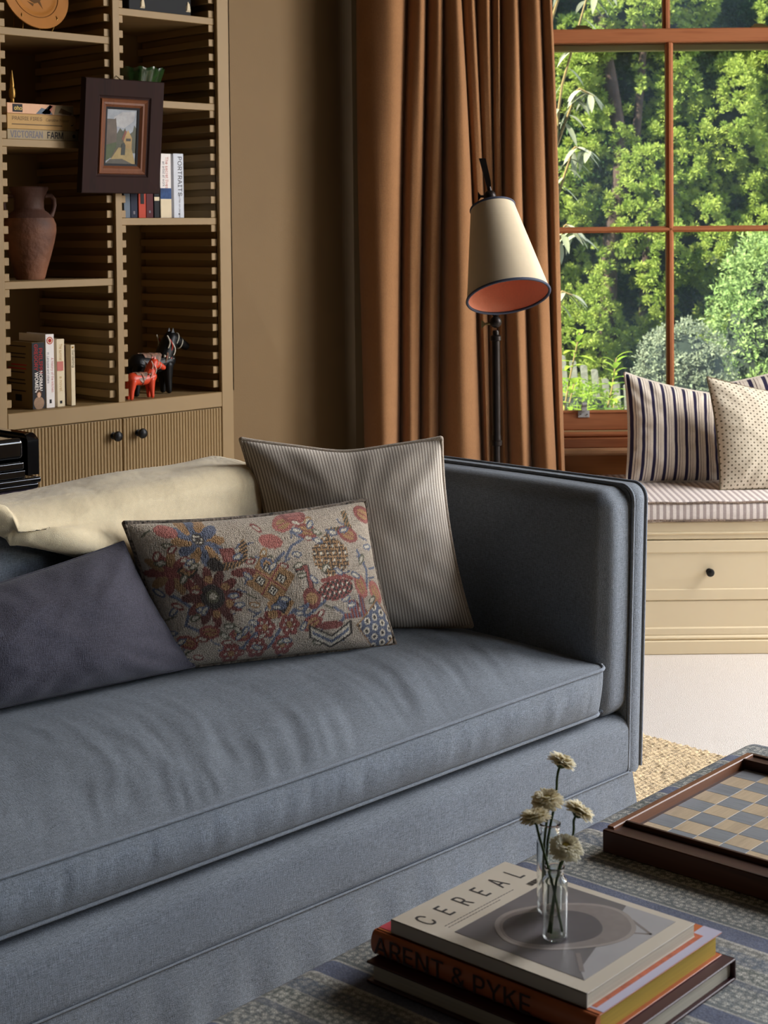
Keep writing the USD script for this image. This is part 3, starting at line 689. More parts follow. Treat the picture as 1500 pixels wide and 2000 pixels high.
    dx, dy = loc(.93, .86, .2); m = np.abs(dx) / .20 + np.abs(dy) / .20 < 1; put(m, OCH * .8); m = np.abs(dx) / .185 + np.abs(dy) / .185 < 1; put(m, BLU)
    h = np.hypot((dx % .07) - .035, ((dy + .035 * (np.floor(dx / .07) % 2)) % .07) - .035); put(m & (h < .026), CREAM); put(m & (h < .012), DRK)
    ground = np.array(lin(168, 152, 130)); grey = col.mean(-1, keepdims=True)
    return (.86 * (.80 * col + .20 * grey) + .07 * ground + .006).clip(0, 1)


NP = [(1.905, 2.668, .797), (2.462, 2.522, .790), (2.462, 2.432, .476), (1.985, 2.655, .476)]
mesh, uv, border, N = pillow(*NP, .15, bow=(.045, .085), n=(230, 140), seed=5, ex=.48, wr=.0025, backk=.5)
npc = Thing('cushion', 'oblong tapestry cushion woven with flowers, birds and lozenges in red, ochre and blue', 'cushion', np.mean(NP[2:], 0))
npc.add('cover', mesh, 'needlepoint', smooth=True, uv=uv, vc=tapestry(uv[:, 0], 1 - uv[:, 1]))
npc.add('piping', tube(soften(border), .0058, 8, closed=True), 'needle_pipe', smooth=True)
cushion('cushion', 'plain dark plum-grey oblong cushion at the left of the sofa', 'cushion',
        [(1.43, 2.715, .692), (1.905, 2.672, .758), (2.040, 2.612, .480), (1.50, 2.672, .480)], .13, 'navy_linen', 'navy_linen', .0025, bow=(.05, .045), seed=9, wr=.004, backk=.55)

# ------------------------------------------------------------------ blanket over the sofa back
bl = Thing('blanket', 'cream fleece blanket folded over the back of the sofa', 'blanket', (2.0, 2.83, .83))
XB_ = np.concatenate([np.linspace(1.30, 2.30, 150), np.linspace(2.304, 2.372, 24)])


def blanket_path(x):
    e = float(np.interp(x, [1.3, 1.55, 1.64, 1.86, 2.05, 2.2, 2.4], [.842, .832, .812, .735, .672, .625, .60]))
    zt = .838 + .018 * np.clip((x - 1.75) / .6, 0, 1) ** 1.3; yb, yf = 2.922, 2.725
    pts = [(yb + .006, .66), (yb + .004, .74), (yb, zt - .03)]
    pts += [(yb - .02 + .02 * math.cos(a), zt - .02 + .02 * math.sin(a)) for a in np.linspace(0, math.pi / 2, 7)]
    pts += [(y, zt + .004 * math.sin((y - yf) / .2 * math.pi)) for y in np.linspace(yb - .04, yf + .05, 8)]
    pts += [(yf + .04 - .04 * math.sin(a), zt - .04 + .04 * math.cos(a)) for a in np.linspace(0, math.pi / 2, 8)]
    zl = zt - .045
    if e < zl: pts += [(yf - .010 * math.sin(s * 3), zl + (e - zl) * s) for s in np.linspace(.08, 1, 14)]
    else: pts += [(yf - .00001 * k, zl - .0001 * k) for k in range(1, 15)]
    p = np.array(pts); d = np.r_[0, np.cumsum(np.linalg.norm(np.diff(p, axis=0), axis=1))]
    cut = d[-1] - max(0, (e - zl)) * 1.6
    s = np.linspace(0, cut, 70); return np.c_[np.interp(s, d, p[:, 0]), np.interp(s, d, p[:, 1])]


B = np.array([np.c_[np.full(70, x - (.0 if x < 2.30 else 0)), blanket_path(min(x, 2.372))] for x in XB_])
sl = np.linspace(0, 1, 70)[None]
B[..., 0] -= np.clip((B[..., 0] - 1.3) / 1.0, 0, 1) * .085 * sl ** 1.5          # the right hem runs down to the left
nB = np.gradient(B, axis=1); nB = np.stack([nB[..., 0] * 0, -nB[..., 2], nB[..., 1]], -1); nB = -nB / (np.linalg.norm(nB, axis=-1, keepdims=True) + 1e-9)
nB *= np.sign((nB[:, 35:36] * np.array([0, 0, 1])).sum(-1, keepdims=True))
wob = (meshkit.fbm(B * [5, 7, 7], 3, 8) - .5)[..., None]
endk = (np.clip((XB_ - 2.34) / .032, 0, 1) ** 2)[:, None, None]; hem = (np.clip((np.linspace(0, 1, 70) - .93) / .07, 0, 1) ** 2)[None, :, None]
thick = .014 + .007 * wob * 2
roll = .022 * np.exp(-((np.linspace(0, 1, 70) - .93) / .06) ** 2)[None, :, None]
fz = (meshkit.noise(B * 260, 3)[..., None] - .5) * .0016
outer = B + nB * (thick * np.sqrt(1 - endk * .96) * np.sqrt(1 - hem * .96) + roll * (1 - endk * .9) * (1 - hem) + .008 * wob + fz)
inner = B - nB * .001
o, i_ = grid(outer, True), grid(inner, False)
rim = [grid(np.stack([outer[-1], inner[-1]], 0)), grid(np.stack([outer[:, -1], inner[:, -1]], 1), True), grid(np.stack([outer[0], inner[0]], 0), True)]
bl.add('cloth', cat_(o, i_, *rim), 'fleece', smooth=60)

# ------------------------------------------------------------------ rug, window seat
rug = Thing('rug', 'natural jute rug with a chunky woven texture under sofa and footstool', 'rug', (2.0, 1.6, 0))
rx, ry = np.linspace(2.3, 3.522, 700), np.linspace(.8, 2.62, 700)
Xg, Yg = np.meshgrid(rx, ry, indexing='ij')
hgt = .006 + .0035 * np.abs(np.sin(Yg * math.pi / .016 + .5 * np.sin(Xg * 9))) * (.45 + .55 * np.abs(np.sin(Xg * math.pi / .017 + (np.floor(Yg / .016) % 2) * 1.57))) + .004 * (meshkit.noise(np.stack([Xg * 90, Yg * 90, Xg * 0], -1), 2) - .5)
hgt *= np.clip((3.522 - Xg + .004 * np.sin(Yg * 300)) / .012, .02, 1)
v1, f1 = grid(np.stack([Xg + .003 * np.sin(Yg * 210) * (Xg > 3.5), Yg, hgt], -1))
rug.add('weave', cat_((v1, f1), box(-.6, 2.302, .2, 2.62, .0005, .0085), box(2.3, 3.52, .2, .801, .0005, .0085)), 'jute', smooth=True)

DF, R_END = 5.10, 2.12
ws = Thing('window_seat', 'cream painted window seat cabinet with a wide drawer', 'bench', (1.4, DF, 0), 'rd')
ws.add('carcass', box(.665, R_END, DF + .012, WD - .045, .10, .432, .002), 'seat_paint')
ws.add('top_rail', cat_(box(.665, R_END, DF - .004, DF + .03, .377, .434, .003), box(.665, R_END, DF - .010, DF + .03, .394, .402, .003)), 'seat_paint')
dr = ws.add('drawer', cat_(box(.70, 2.05, DF - .002, DF + .02, .176, .3735, .002), box(.70, 2.05, DF - .006, DF + .002, .333, .3735, .003), box(.70, 2.05, DF - .006, DF + .002, .176, .214, .003)), 'seat_paint')
v, f = lathe([(0, 0), (.010, 0), (.010, .003), (.005, .006), (.005, .012), (.011, .017), (.0135, .023), (.011, .029), (.006, .031), (0, .032)], 28)
ws.add('knob', np.c_[v[:, 0] + 1.063, DF - .002 - v[:, 2], v[:, 1] + .2705] if False else (np.c_[v[:, 0] + 1.063, DF - .002 - v[:, 2], v[:, 1] + .2705], f[:, ::-1]), 'knob_black', parent=dr, label='round black drawer knob')
ws.add('lower_rail', box(.665, R_END, DF - .004, DF + .03, .086, .1745, .002), 'seat_paint')
ws.add('plinth', cat_(box(.665, R_END, DF - .018, DF + .03, .0, .046, .003), box(.665, R_END, DF - .014, DF + .02, .046, .062, .006), box(.665, R_END, DF - .009, DF + .02, .060, .088, .004)), 'seat_paint')
bcu = Thing('seat_cushion', 'grey and white striped bench cushion along the window seat', 'cushion', (1.4, DF + .25, .436), 'rd')
bcu.add('cover', softbox(.66, R_END, DF - .012, WD - .05, .4355, .503, .012, 30, (0, .006, .004), .004, 3), 'bench_stripe', smooth=True)
for z in (.4985, .441):
    bcu.add('piping', tube([(r, DF - .0135, z + .0012 * math.sin(r * 37)) for r in np.linspace(.67, R_END - .01, 160)], .0042, 8), 'bench_pipe', smooth=True)
W_ = lambda r, d, z: rd(r, d, z)
cushion('cushion', 'navy and cream striped cushion upright by the left end of the window seat', 'cushion', [W_(.862, 5.56, .882), W_(1.196, 5.55, .800), W_(1.190, 5.47, .507), W_(.852, 5.47, .507)], .14, 'navy_stripe', 'navy_stripe', .005, bow=(.07, .06), seed=12, backk=.8, wr=.006)
cushion('cushion', 'cream cushion with small brown sprigs leaning in front of the striped pair', 'cushion', [W_(1.122, 5.40, .880), W_(1.53, 5.45, .79), W_(1.52, 5.30, .507), W_(1.140, 5.28, .507)], .14, 'sprig_cotton', 'sprig_cotton', .004, bow=(.06, .05), seed=13, backk=.6, wr=.004)
cushion('cushion', 'navy and cream striped cushion behind the sprigged one at the right edge', 'cushion', [W_(1.20, 5.60, .83), W_(1.62, 5.60, .945), W_(1.66, 5.50, .507), W_(1.26, 5.50, .507)], .12, 'navy_stripe', 'navy_stripe', .005, bow=(.05, .07), seed=14, backk=.6)

# ------------------------------------------------------------------ curtain
cu_t = Thing('curtain', 'long caramel brown wool curtain hanging in folds beside the window', 'curtain', (.27, 5.5, .01), 'rd')
CR = np.array([(695, 709), (793, 779), (831, 821), (866, 859), (903, 945), (932, 961), (961, 975), (977, 994), (1013, 1040), (1056, 1090), (1079, 1110)], float)
CR = (np.c_[CR[:, 0] + 10.5, CR[:, 1] + 1.3] - 750) / 3060 * 5.47
zc = np.concatenate([np.linspace(.012, .9, 26), np.linspace(.95, 3.48, 44)])
rows = []
for z in zc:
    t = (2.207 - z) / (2.207 - .625); te = t if t < 1.15 else 1.15 + (t - 1.15) * .3
    te = max(te, -.5); cr_ = CR[:, 0] + (CR[:, 1] - CR[:, 0]) * te
    line_ = []
    for k in range(len(cr_) - 1):
        wd = cr_[k + 1] - cr_[k]; q = np.linspace(0, 1, 46, endpoint=(k == len(cr_) - 2))
        amp = min(.016 + .75 * wd, .105); amp *= (1 + .12 * math.sin(z * 2.1 + k * 1.7))
        bul = np.sin(math.pi * q) ** .62
        ap = cr_[k] + wd * q + .018 * bul * wd / .1 * .5
        back = .012 * ((k * 7) % 5) / 4
        line_.append(np.c_[ap + .004 * math.sin(z * 3 + k), 5.53 + back * (1 - bul) - amp * bul + .008 * math.sin(z * 1.7 + k * 2.2) + .004 * np.sin(q * 9 + z * 2), np.full_like(q, z)])
    rows.append(np.vstack(line_))
C = np.array(rows)
cu_t.add('cloth', cat_(grid(C, True), grid(C + [0, .006, 0], False)), 'wool_brown', smooth=True)
pole = Thing('curtain_pole', 'dark metal curtain pole carrying the brown curtain above the window', 'curtain pole', (.9, 5.53, 3.52), 'rd')
pole.add('pole', tube([(-.2, 5.53, 3.52), (2.1, 5.53, 3.52)], .016, 16), 'black_metal', smooth=40)
pole.add('bracket', cat_(box(-.06, -.03, 5.53, WD + .001, 3.505, 3.535, .003), box(1.98, 2.01, 5.53, WD + .001, 3.505, 3.535, .003)), 'black_metal')

# ------------------------------------------------------------------ floor lamp
lp = Thing('floor_lamp', 'bronze reading floor lamp with a tilted cream shade, pink inside', 'floor lamp', (.347, 4.78, 0), 'rd')
pz = lambda z: 1.4 + (z - 1.4) * 4.78 / 4.6
PR, PD = .347, 4.78
lp.add('base', lathe([(0, .0), (.13, 0), (.135, .006), (.13, .016), (.08, .024), (.03, .034), (.02, .06), (0, .06)], 48, (PR, PD, 0)), 'black_metal', smooth=40)
lp.add('pole', lathe([(0, .05), (.0105, .05), (.0105, pz(.76)), (.016, pz(.762)), (.017, pz(.775)), (.0135, pz(.778)), (.0135, pz(.79)), (.0125, pz(.792)), (.0125, pz(1.07)), (.0165, pz(1.072)), (.0165, pz(1.084)), (.008, pz(1.09)), (0, pz(1.09))], 28, (PR, PD, 0)), 'black_metal', smooth=40)


def sph(r, c, n=3):
    m = trimesh.creation.icosphere(n, r); m.apply_translation(c); return arr(m)


lp.add('joint', cat_(lathe([(0, 0), (.010, 0), (.010, .012), (.0075, .016), (0, .016)], 20, (PR, PD, pz(1.086))), sph(.0185, (PR, PD, pz(1.126))), lathe([(0, 0), (.009, 0), (.014, .006), (.009, .012), (.012, .018), (.008, .024), (0, .024)], 20, (PR, PD, pz(1.143)))), 'black_metal', smooth=40)
lp.add('wing_screw', cat_(tube([(PR - .014, PD, pz(1.122)), (PR - .030, PD, pz(1.12))], .004, 8), hullpts([(PR - .028, PD + s * .002, pz(1.12)) for s in (1, -1)] + [(PR - .044, PD + s * .002, pz(1.12) + k) for s in (1, -1) for k in (-.014, .014)])), 'brass_dull')
ZTOP = 1.497
lp.add('stem', tube([(PR, PD, pz(1.15)), (PR, PD, 1.30), (.338, PD, 1.44), (.334, PD - .015, 1.475), (.329, PD - .05, ZTOP - .006), (.327, PD - .075, ZTOP - .002)], .0068, 12), 'black_metal', smooth=40)
BC = np.array([.327, 4.70, ZTOP])
tc_, bcn = np.array([.333, 4.675, 1.462]), np.array([.368, 4.548, 1.203])
ax_ = (bcn - tc_) / np.linalg.norm(bcn - tc_); L_ = np.linalg.norm(bcn - tc_)
lp.add('joint', cat_(sph(.019, BC), tube([BC + (tc_ - BC) * .4, tc_ + ax_ * .01], [.010, .013], 16), tube([BC + (0, 0, .016), BC + (-.003, 0, .028)], .007, 12)), 'black_metal', smooth=40)
lp.add('wing_screw', cat_(tube([BC + (-.014, 0, 0), BC + (-.028, 0, 0)], .004, 8), hullpts([BC + (-.024, s * .002, 0) for s in (1, -1)] + [BC + (-.036, s * .002, k) for s in (1, -1) for k in (-.015, .015)])), 'black_metal')
lp.add('handle', hullpts([BC + (dx, dy, dz) for dx, dz, w_ in ((-.002, .024, .006), (-.004, .045, .007), (-.010, .07, .006), (-.022, .114, .010)) for dx, dy in ((dx - w_, .004), (dx + w_, .004), (dx - w_, -.004), (dx + w_, -.004))]), 'black_metal')
e1 = np.cross(ax_, [0, 1, 0]); e1 /= np.linalg.norm(e1); e2 = np.cross(ax_, e1); th = np.linspace(0, 2 * math.pi, 97)
RT, RB = .066, .122
ringp = lambda s, dr: tc_ + ax_ * L_ * s + (RT + (RB - RT) * s + dr) * (np.cos(th)[:, None] * e1 + np.sin(th)[:, None] * e2)
sh = lp.add('shade', outward(grid(np.array([ringp(s, 0) for s in np.linspace(0, 1, 20)]))), 'lampshade', smooth=True)
lp.add('shade_lining', grid(np.array([ringp(s, -.0022) for s in np.linspace(0, 1, 20)])), 'shade_pink', smooth=True, parent=sh, label='salmon pink lining of the shade')
for s in (0.0, 1.0): lp.add('shade_trim', tube(ringp(s, -.001)[:-1], .0042, 10, closed=True), 'shade_trim', smooth=True, parent=sh, label='dark blue trim')
lp.add('spider', cat_(*[tube([tc_ + ax_ * .012, ringp(.04, -.004)[k]], .0025, 6) for k in (5, 37, 69)], tube([tc_, tc_ + ax_ * .06], .012, 14)), 'black_metal', smooth=40)
lp.add('bulb', sph(.026, tc_ + ax_ * .085), 'ceiling_paint', smooth=True)

# ------------------------------------------------------------------ footstool and what lies on it
OT = {'tc': ('texture_coordinate', {}), 'sx': ('separate_xyz', {}), 'nz': ('noise_texture', {'scale': 6., 'detail': 3.}), 'nf': ('noise_texture', {'scale': 420., 'detail': 1.}),
      'w': ('math', {'math_type': 'multiply_add', 'value1': .5, 'value2': .006}), 'f': ('math', {'math_type': 'multiply', 'value2': 1 / .215}), 'fr': ('math', {'math_type': 'fraction'}),
      'band': ('rgb_ramp', {'interpolate': False, 'ramp': [(0, lin(98, 103, 122)), (.17, lin(160, 158, 152)), (.192, lin(108, 112, 112)), (.34, lin(132, 134, 130)), (.355, lin(104, 108, 108)), (.50, lin(100, 104, 110)), (.56, lin(150, 148, 142)), (.575, lin(100, 104, 100)), (.74, lin(136, 136, 132)), (.752, lin(94, 100, 108)), (.90, lin(118, 118, 114)), (.975, lin(160, 158, 152))]}),
      'm': ('mapping', {'scale': (93, 82, 1)}), 'v': ('voronoi_texture', {'dimensions': '2D', 'randomness': .6, 'scale': 1.}),
      'mot': ('rgb_ramp', {'interpolate': False, 'ramp': [(0, (.1, .1, .1)), (.10, (.9, .9, .9)), (.24, (0, 0, 0)), (.33, (.55, .55, .55)), (.40, (0, 0, 0)), (1, (0, 0, 0))]}),
      'm2': ('mapping', {'scale': (230, 200, 1)}), 'v2': ('voronoi_texture', {'dimensions': '2D', 'randomness': .95, 'scale': 1.}), 'mot2': ('rgb_ramp', {'interpolate': False, 'ramp': [(0, (.5, .5, .5)), (.28, (0, 0, 0)), (1, (0, 0, 0))]}),
      'mask': ('rgb_ramp', {'interpolate': False, 'ramp': [(0, (.06, .06, .06)), (.222, (1, 1, 1)), (.34, (.2, .2, .2)), (.355, (1, 1, 1)), (.50, (.35, .35, .35)), (.575, (1, 1, 1)), (.74, (.5, .5, .5)), (.9, (.9, .9, .9))]}),
      'add': ('mix', {'mix_type': 'add', 'fac': .6}), 'mm': ('mix', {'mix_type': 'multiply', 'fac': 1.}), 'bw': ('rgb_to_bw', {}), 'mx': ('mix', {'mix_type': 'mix', 'color2': lin(186, 182, 172)}),
      'mr': ('map_range', {'from_min': .3, 'from_max': .7, 'to_min': .72, 'to_max': 1.42}), 'sc': ('vector_math', {'math_type': 'scale'}), 'mrf': ('map_range', {'from_min': .3, 'from_max': .7, 'to_min': .8, 'to_max': 1.2}), 'pm': ('math', {'math_type': 'multiply'}),
      'b': ('bump', {'strength': .3, 'distance': .002}), 'p': ('principled_bsdf', {'roughness': .9, 'specular_ior_level': .2})}
LOOKS['block_print'] = usdkit.material(stage, '/World/Looks/block_print', OT, [
    ('tc.object', 'sx.vector'), ('tc.object', 'nz.vector'), ('tc.object', 'nf.vector'), ('tc.object', 'm.vector'), ('m.vector', 'v.vector'), ('tc.object', 'm2.vector'), ('m2.vector', 'v2.vector'),
    ('nz.fac', 'w.value1'), ('sx.x', 'w.value3'), ('w.value', 'f.value1'), ('f.value', 'fr.value1'), ('fr.value', 'band.fac'), ('fr.value', 'mask.fac'), ('v.distance', 'mot.fac'), ('v2.distance', 'mot2.fac'),
    ('mot.color', 'add.color1'), ('mot2.color', 'add.color2'), ('add.color', 'mm.color1'), ('mask.color', 'mm.color2'), ('mm.color', 'bw.color'), ('bw.val', 'mx.fac'), ('band.color', 'mx.color1'),
    ('nz.fac', 'mr.value'), ('nf.fac', 'mrf.value'), ('mr.result', 'pm.value1'), ('mrf.result', 'pm.value2'), ('mx.color', 'sc.vector1'), ('pm.value', 'sc.scale'), ('sc.vector', 'p.base_color'), ('nf.fac', 'b.height'), ('b.normal', 'p.normal')], surface='p.BSDF')
ft = Thing('footstool', 'large upholstered footstool in faded blue and grey block-printed cloth', 'footstool', (-.12, -.55, 0), 'ot')
ft.add('upholstery', softbox(-.95, 1.102, -1.18, .052, .13, .4205, .038, 30, (0, .004, .0)), 'block_print', smooth=True)
for x in (-.85, 1.0):
    for y in (-1.08, -.05):
        ft.add('leg', lathe([(0, .0125), (.018, .0125), (.022, .03), (.030, .06), (.024, .08), (.034, .11), (.034, .16), (0, .16)], 24, (x, y, 0)), 'tray_wood', smooth=40)

tr_ = Thing('chess_tray', 'dark wooden games tray with an inlaid chequered board', 'chess board', (.69, -.25, .4215), 'ot')
TX0, TX1, TY0, TY1 = .452, .926, -.455, -.049
tr_.add('tray_base', box(TX0 + .004, TX1 - .004, TY0 + .004, TY1 - .004, .4215, .4415, .001), 'tray_wood')
tr_.add('end_panel', cat_(box(TX0, TX0 + .011, TY0, TY1, .4215, .4565, .0015), box(TX0 + .0105, TX0 + .042, TY0 + .012, TY1 - .012, .442, .4535, .001)), 'tray_wood', smooth=False)
tr_.add('end_panel', cat_(box(TX1 - .011, TX1, TY0, TY1, .4215, .4565, .0015), box(TX1 - .042, TX1 - .0105, TY0 + .012, TY1 - .012, .442, .4535, .001)), 'tray_wood', smooth=False)
tr_.add('side_rail', box(TX0 + .012, TX1 - .012, TY1 - .013, TY1 - .0005, .4215, .4595, .0015), 'tray_wood_long', smooth=False)
tr_.add('side_rail', box(TX0 + .012, TX1 - .012, TY0 + .0005, TY0 + .013, .4215, .4595, .0015), 'tray_wood_long', smooth=False)
for x in (TX0 + .0445, TX1 - .0515):
    tr_.add('lip', box(x, x + .007, TY0 + .013, TY1 - .013, .442, .4605, .0012), 'tray_wood', smooth=False)
bx0, by0, q = .506, -.4335, .0455
tr_.add('surround', box(bx0 - .003, bx0 + 8 * q + .003, by0 - .008, by0 + 8 * q + .008, .4412, .4437), 'tray_wood')
for i in range(8):
    for j in range(8):
        tr_.add('square', box(bx0 + q * i + .0002, bx0 + q * (i + 1) - .0002, by0 + q * j + .0002, by0 + q * (j + 1) - .0002, .4436, .4452, .0003), 'square_light' if (i + j) % 2 == 1 else 'square_dark', smooth=False)

# books on the footstool
mat('orange_cloth', lin(186, 100, 56), .35, .06, 20.)
mat('orange_brick', lin(176, 88, 52), .5, .35, 90.)
mat('lavender_print', lin(186, 180, 198), .4)
mat('pink_print', lin(196, 72, 84), .4)
mat('ochre_edge', lin(186, 150, 40), .7, .12, 300., (.02, .02, 1))
mat('maroon_board', lin(62, 24, 28), .4)
mat('paper_edge', lin(196, 184, 160), .8, .14, 260., (.02, .02, 1))
mat('paper_edge_v', lin(206, 194, 170), .8, .14, 260., (1, .02, .02))
mat('cover_stock', lin(196, 184, 166), .55, .02, 8.)
mat('ink', lin(44, 40, 38), .6)
mat('ink_dark', lin(58, 30, 18), .6)
mat('photo_ground', lin(104, 98, 98), .45, .12, 20.)
mat('photo_dark', lin(84, 78, 80), .45, .15, 16.)
mat('photo_mid', lin(126, 116, 112), .45, .10, 60.)
mat('photo_rim', lin(146, 136, 130), .45, .08, 50.)
mat('photo_light', lin(160, 156, 156), .45, .05, 20.)


def flat(poly, z, h=.00025, holes=()):
    m = trimesh.creation.extrude_polygon(Polygon(poly, holes), h, engine='earcut'); v, f = arr(m); v[:, 2] += z; return v, f


b3 = Thing('book', 'thick maroon hardback lying lowest of the three books on the footstool', 'book', (.055, -.23, .4212), 'ot', 'books piled on the footstool')
b3.add('cover', cat_(box(-.104, .213, -.415, -.053, .4212, .4245, .001), box(-.104, .213, -.415, -.053, .4462, .4492, .001), box(.2095, .213, -.415, -.053, .4212, .4492, .001)), 'maroon_board', smooth=False)
b3.add('pages', box(-.097, .2094, -.408, -.060, .4245, .4462), 'paper_edge', smooth=False)
b2 = Thing('book', 'orange-spined hardback with yellow page edges in the middle of the pile', 'book', (.06, -.22, .4494), 'ot', 'books piled on the footstool')
sp = [(-.079 + .0085 * math.cos(a), .4652 + .0158 * math.sin(a)) for a in np.linspace(math.pi / 2, 1.5 * math.pi, 14)]
v, f = prism(sp + [(-.076, .4494), (-.076, .481)], 'y', -.398, -.047)
b2.add('cover', cat_((v, f), box(-.080, .207, -.398, -.047, .4494, .4516, .0008), box(-.080, .207, -.398, -.047, .4788, .4810, .0008)), 'orange_cloth', smooth=50)
b2.add('pages', box(-.074, .201, -.392, -.053, .4516, .4788), 'ochre_edge', smooth=False)
b2.add('cover_print', flat([(-.070, -.398), (.207, -.398), (.207, -.371), (-.070, -.371)], .4811), 'lavender_print', label='pale lavender edge of the cover')
b2.add('cover_print', flat([(-.066, -.386), (.180, -.386), (.180, -.072), (-.066, -.072)], .4813), 'orange_brick')
b2.add('cover_print', flat([(-.072, -.068), (-.02, -.068), (-.02, -.048), (-.072, -.048)], .4812), 'pink_print', label='pink corner of the cover')
b2.add('lettering', text('ARENT & PYKE', .0235, (-.0876, -.052, .4535), (0, -1, 0), (0, 0, 1), .0006, squeeze=1.12), 'ink_dark', smooth=False)
mg = Thing('magazine', 'cream magazine with a wide-spaced title and basket chair photo, on top of the pile', 'magazine', (.048, -.225, .4813), 'ot')
MX0, MX1, MY0, MY1, MZ = -.0755, .171, -.379, -.0715, .4992
mg.add('cover', cat_(box(MX0, MX1, MY0, MY1, MZ - .0014, MZ, .0003), box(MX0, MX1, MY0, MY1, .4814, .4826, .0003), box(MX0, MX0 + .002, MY0, MY1, .4814, MZ, .0003)), 'cover_stock', smooth=False)
mg.add('pages', box(MX0 + .002, MX1 - .0012, MY0 + .001, MY1 - .001, .4826, MZ - .0014), 'paper_edge', smooth=False)
IX0, IX1, IY0, IY1 = -.050, .158, -.358, -.158
ph_ = mg.add('cover_photo', flat([(IX0, IY0), (IX1, IY0), (IX1, IY1), (IX0, IY1)], MZ + .0001, .0002), 'photo_ground', smooth=False)
ell_ = lambda cx, cy, a, b, n=56, p=2.4, rot=0.: [(cx + (a * np.sign(math.cos(t)) * abs(math.cos(t)) ** (2 / p)) * math.cos(rot) - (b * np.sign(math.sin(t)) * abs(math.sin(t)) ** (2 / p)) * math.sin(rot), cy + (a * np.sign(math.cos(t)) * abs(math.cos(t)) ** (2 / p)) * math.sin(rot) + (b * np.sign(math.sin(t)) * abs(math.sin(t)) ** (2 / p)) * math.cos(rot)) for t in np.linspace(0, 2 * math.pi, n, endpoint=False)]
ECX, ECY = .056, -.256
mg.add('photo_floor', flat([(IX0, IY0), (IX1, IY0), (IX1, IY0 + .075), (IX0 + .02, IY0 + .02)], MZ + .0003, .0001), 'photo_light', parent=ph_, smooth=False)
def strip(a, b_, w):
    a, b_ = np.array(a), np.array(b_); d = (b_ - a) / np.linalg.norm(b_ - a); n_ = np.array([-d[1], d[0]]) * w / 2
    return [tuple(a + n_), tuple(a - n_), tuple(b_ - n_), tuple(b_ + n_)]


for p in (strip((.126, -.312), (.106, -.354), .004), strip((.088, -.322), (.107, -.354), .0035), strip((.003, -.312), (-.034, -.344), .006)):
    mg.add('chair_leg', flat(p, MZ + .0004, .0001), 'photo_mid', parent=ph_, smooth=False)
mg.add('chair_rim', flat(ell_(ECX, ECY, .091, .066, rot=-.69), MZ + .0005, .0001), 'photo_rim', parent=ph_, smooth=False)
mg.add('chair_seat', flat(ell_(ECX, ECY, .085, .060, rot=-.69), MZ + .0006, .0001), 'photo_mid', parent=ph_, smooth=False)
mg.add('chair_hollow', flat(ell_(ECX - .014, ECY + .010, .064, .048, rot=-.69), MZ + .0007, .0001), 'photo_dark', parent=ph_, smooth=False)
for k, ch in enumerate('CEREAL'):
    mg.add('lettering', text(ch, .031, (-.048 + k * .0385, -.1235, MZ + .0001), (1, 0, 0), (0, 1, 0), .0002, squeeze=.62, center=True), 'ink', smooth=False)
for k in range(2):
    mg.add('small_print', cat_(*[box(-.045 + i * .0062, -.045 + i * .0062 + .0044, -.1385 - k * .006, -.1375 - k * .006, MZ + .0001, MZ + .0003) for i in range(24 - 6 * k)]), 'photo_dark', smooth=False)
mg.add('barcode', cat_(*[box(.128 + i * .0022, .128 + i * .0022 + (.0012 if i % 3 else .0006), -.150, -.140, MZ + .0001, MZ + .0003) for i in range(11)]), 'ink', smooth=False)


def bottle(label, x, y, R, H, seed):
    b = Thing('bud_vase', label, 'vase', (x, y, MZ + .0003), 'ot', 'bud vases')
    z0, t = MZ + .0004, .0013
    sh, nk, lp_ = H * .78, H * .87, H
    out = [(0, 0), (R - .002, 0), (R, .002), (R, sh), (R - .001, sh + .003), (R * .70, nk), (R * .68, nk + .004), (R * .78, lp_ - .004), (R * .80, lp_ - .001)]
    inn = [(R * .80 - t, lp_ - .0004), (R * .66 - t, lp_ - .005), (R * .68 - t, nk), (R - .001 - t, sh + .002), (R - t, sh), (R - t, .005), (R - .003, .004), (0, .0045)]
    b.add('glass', lathe(out + inn, 40, (x, y, z0)), 'bottle_glass', smooth=40)


bottle('small clear glass bud vase at the front of the magazine', .021, -.265, .0160, .092, 1)
bottle('taller clear glass bud vase behind the small one', .081, -.215, .0178, .118, 2)

leafmat('petal', lin(238, 228, 198), lin(250, 246, 226), .3, .6)
mat('flower_heart', lin(176, 158, 72), .8, .2, 300.)
leafmat('stem_green', lin(52, 70, 34), lin(78, 96, 50), .1, .5)


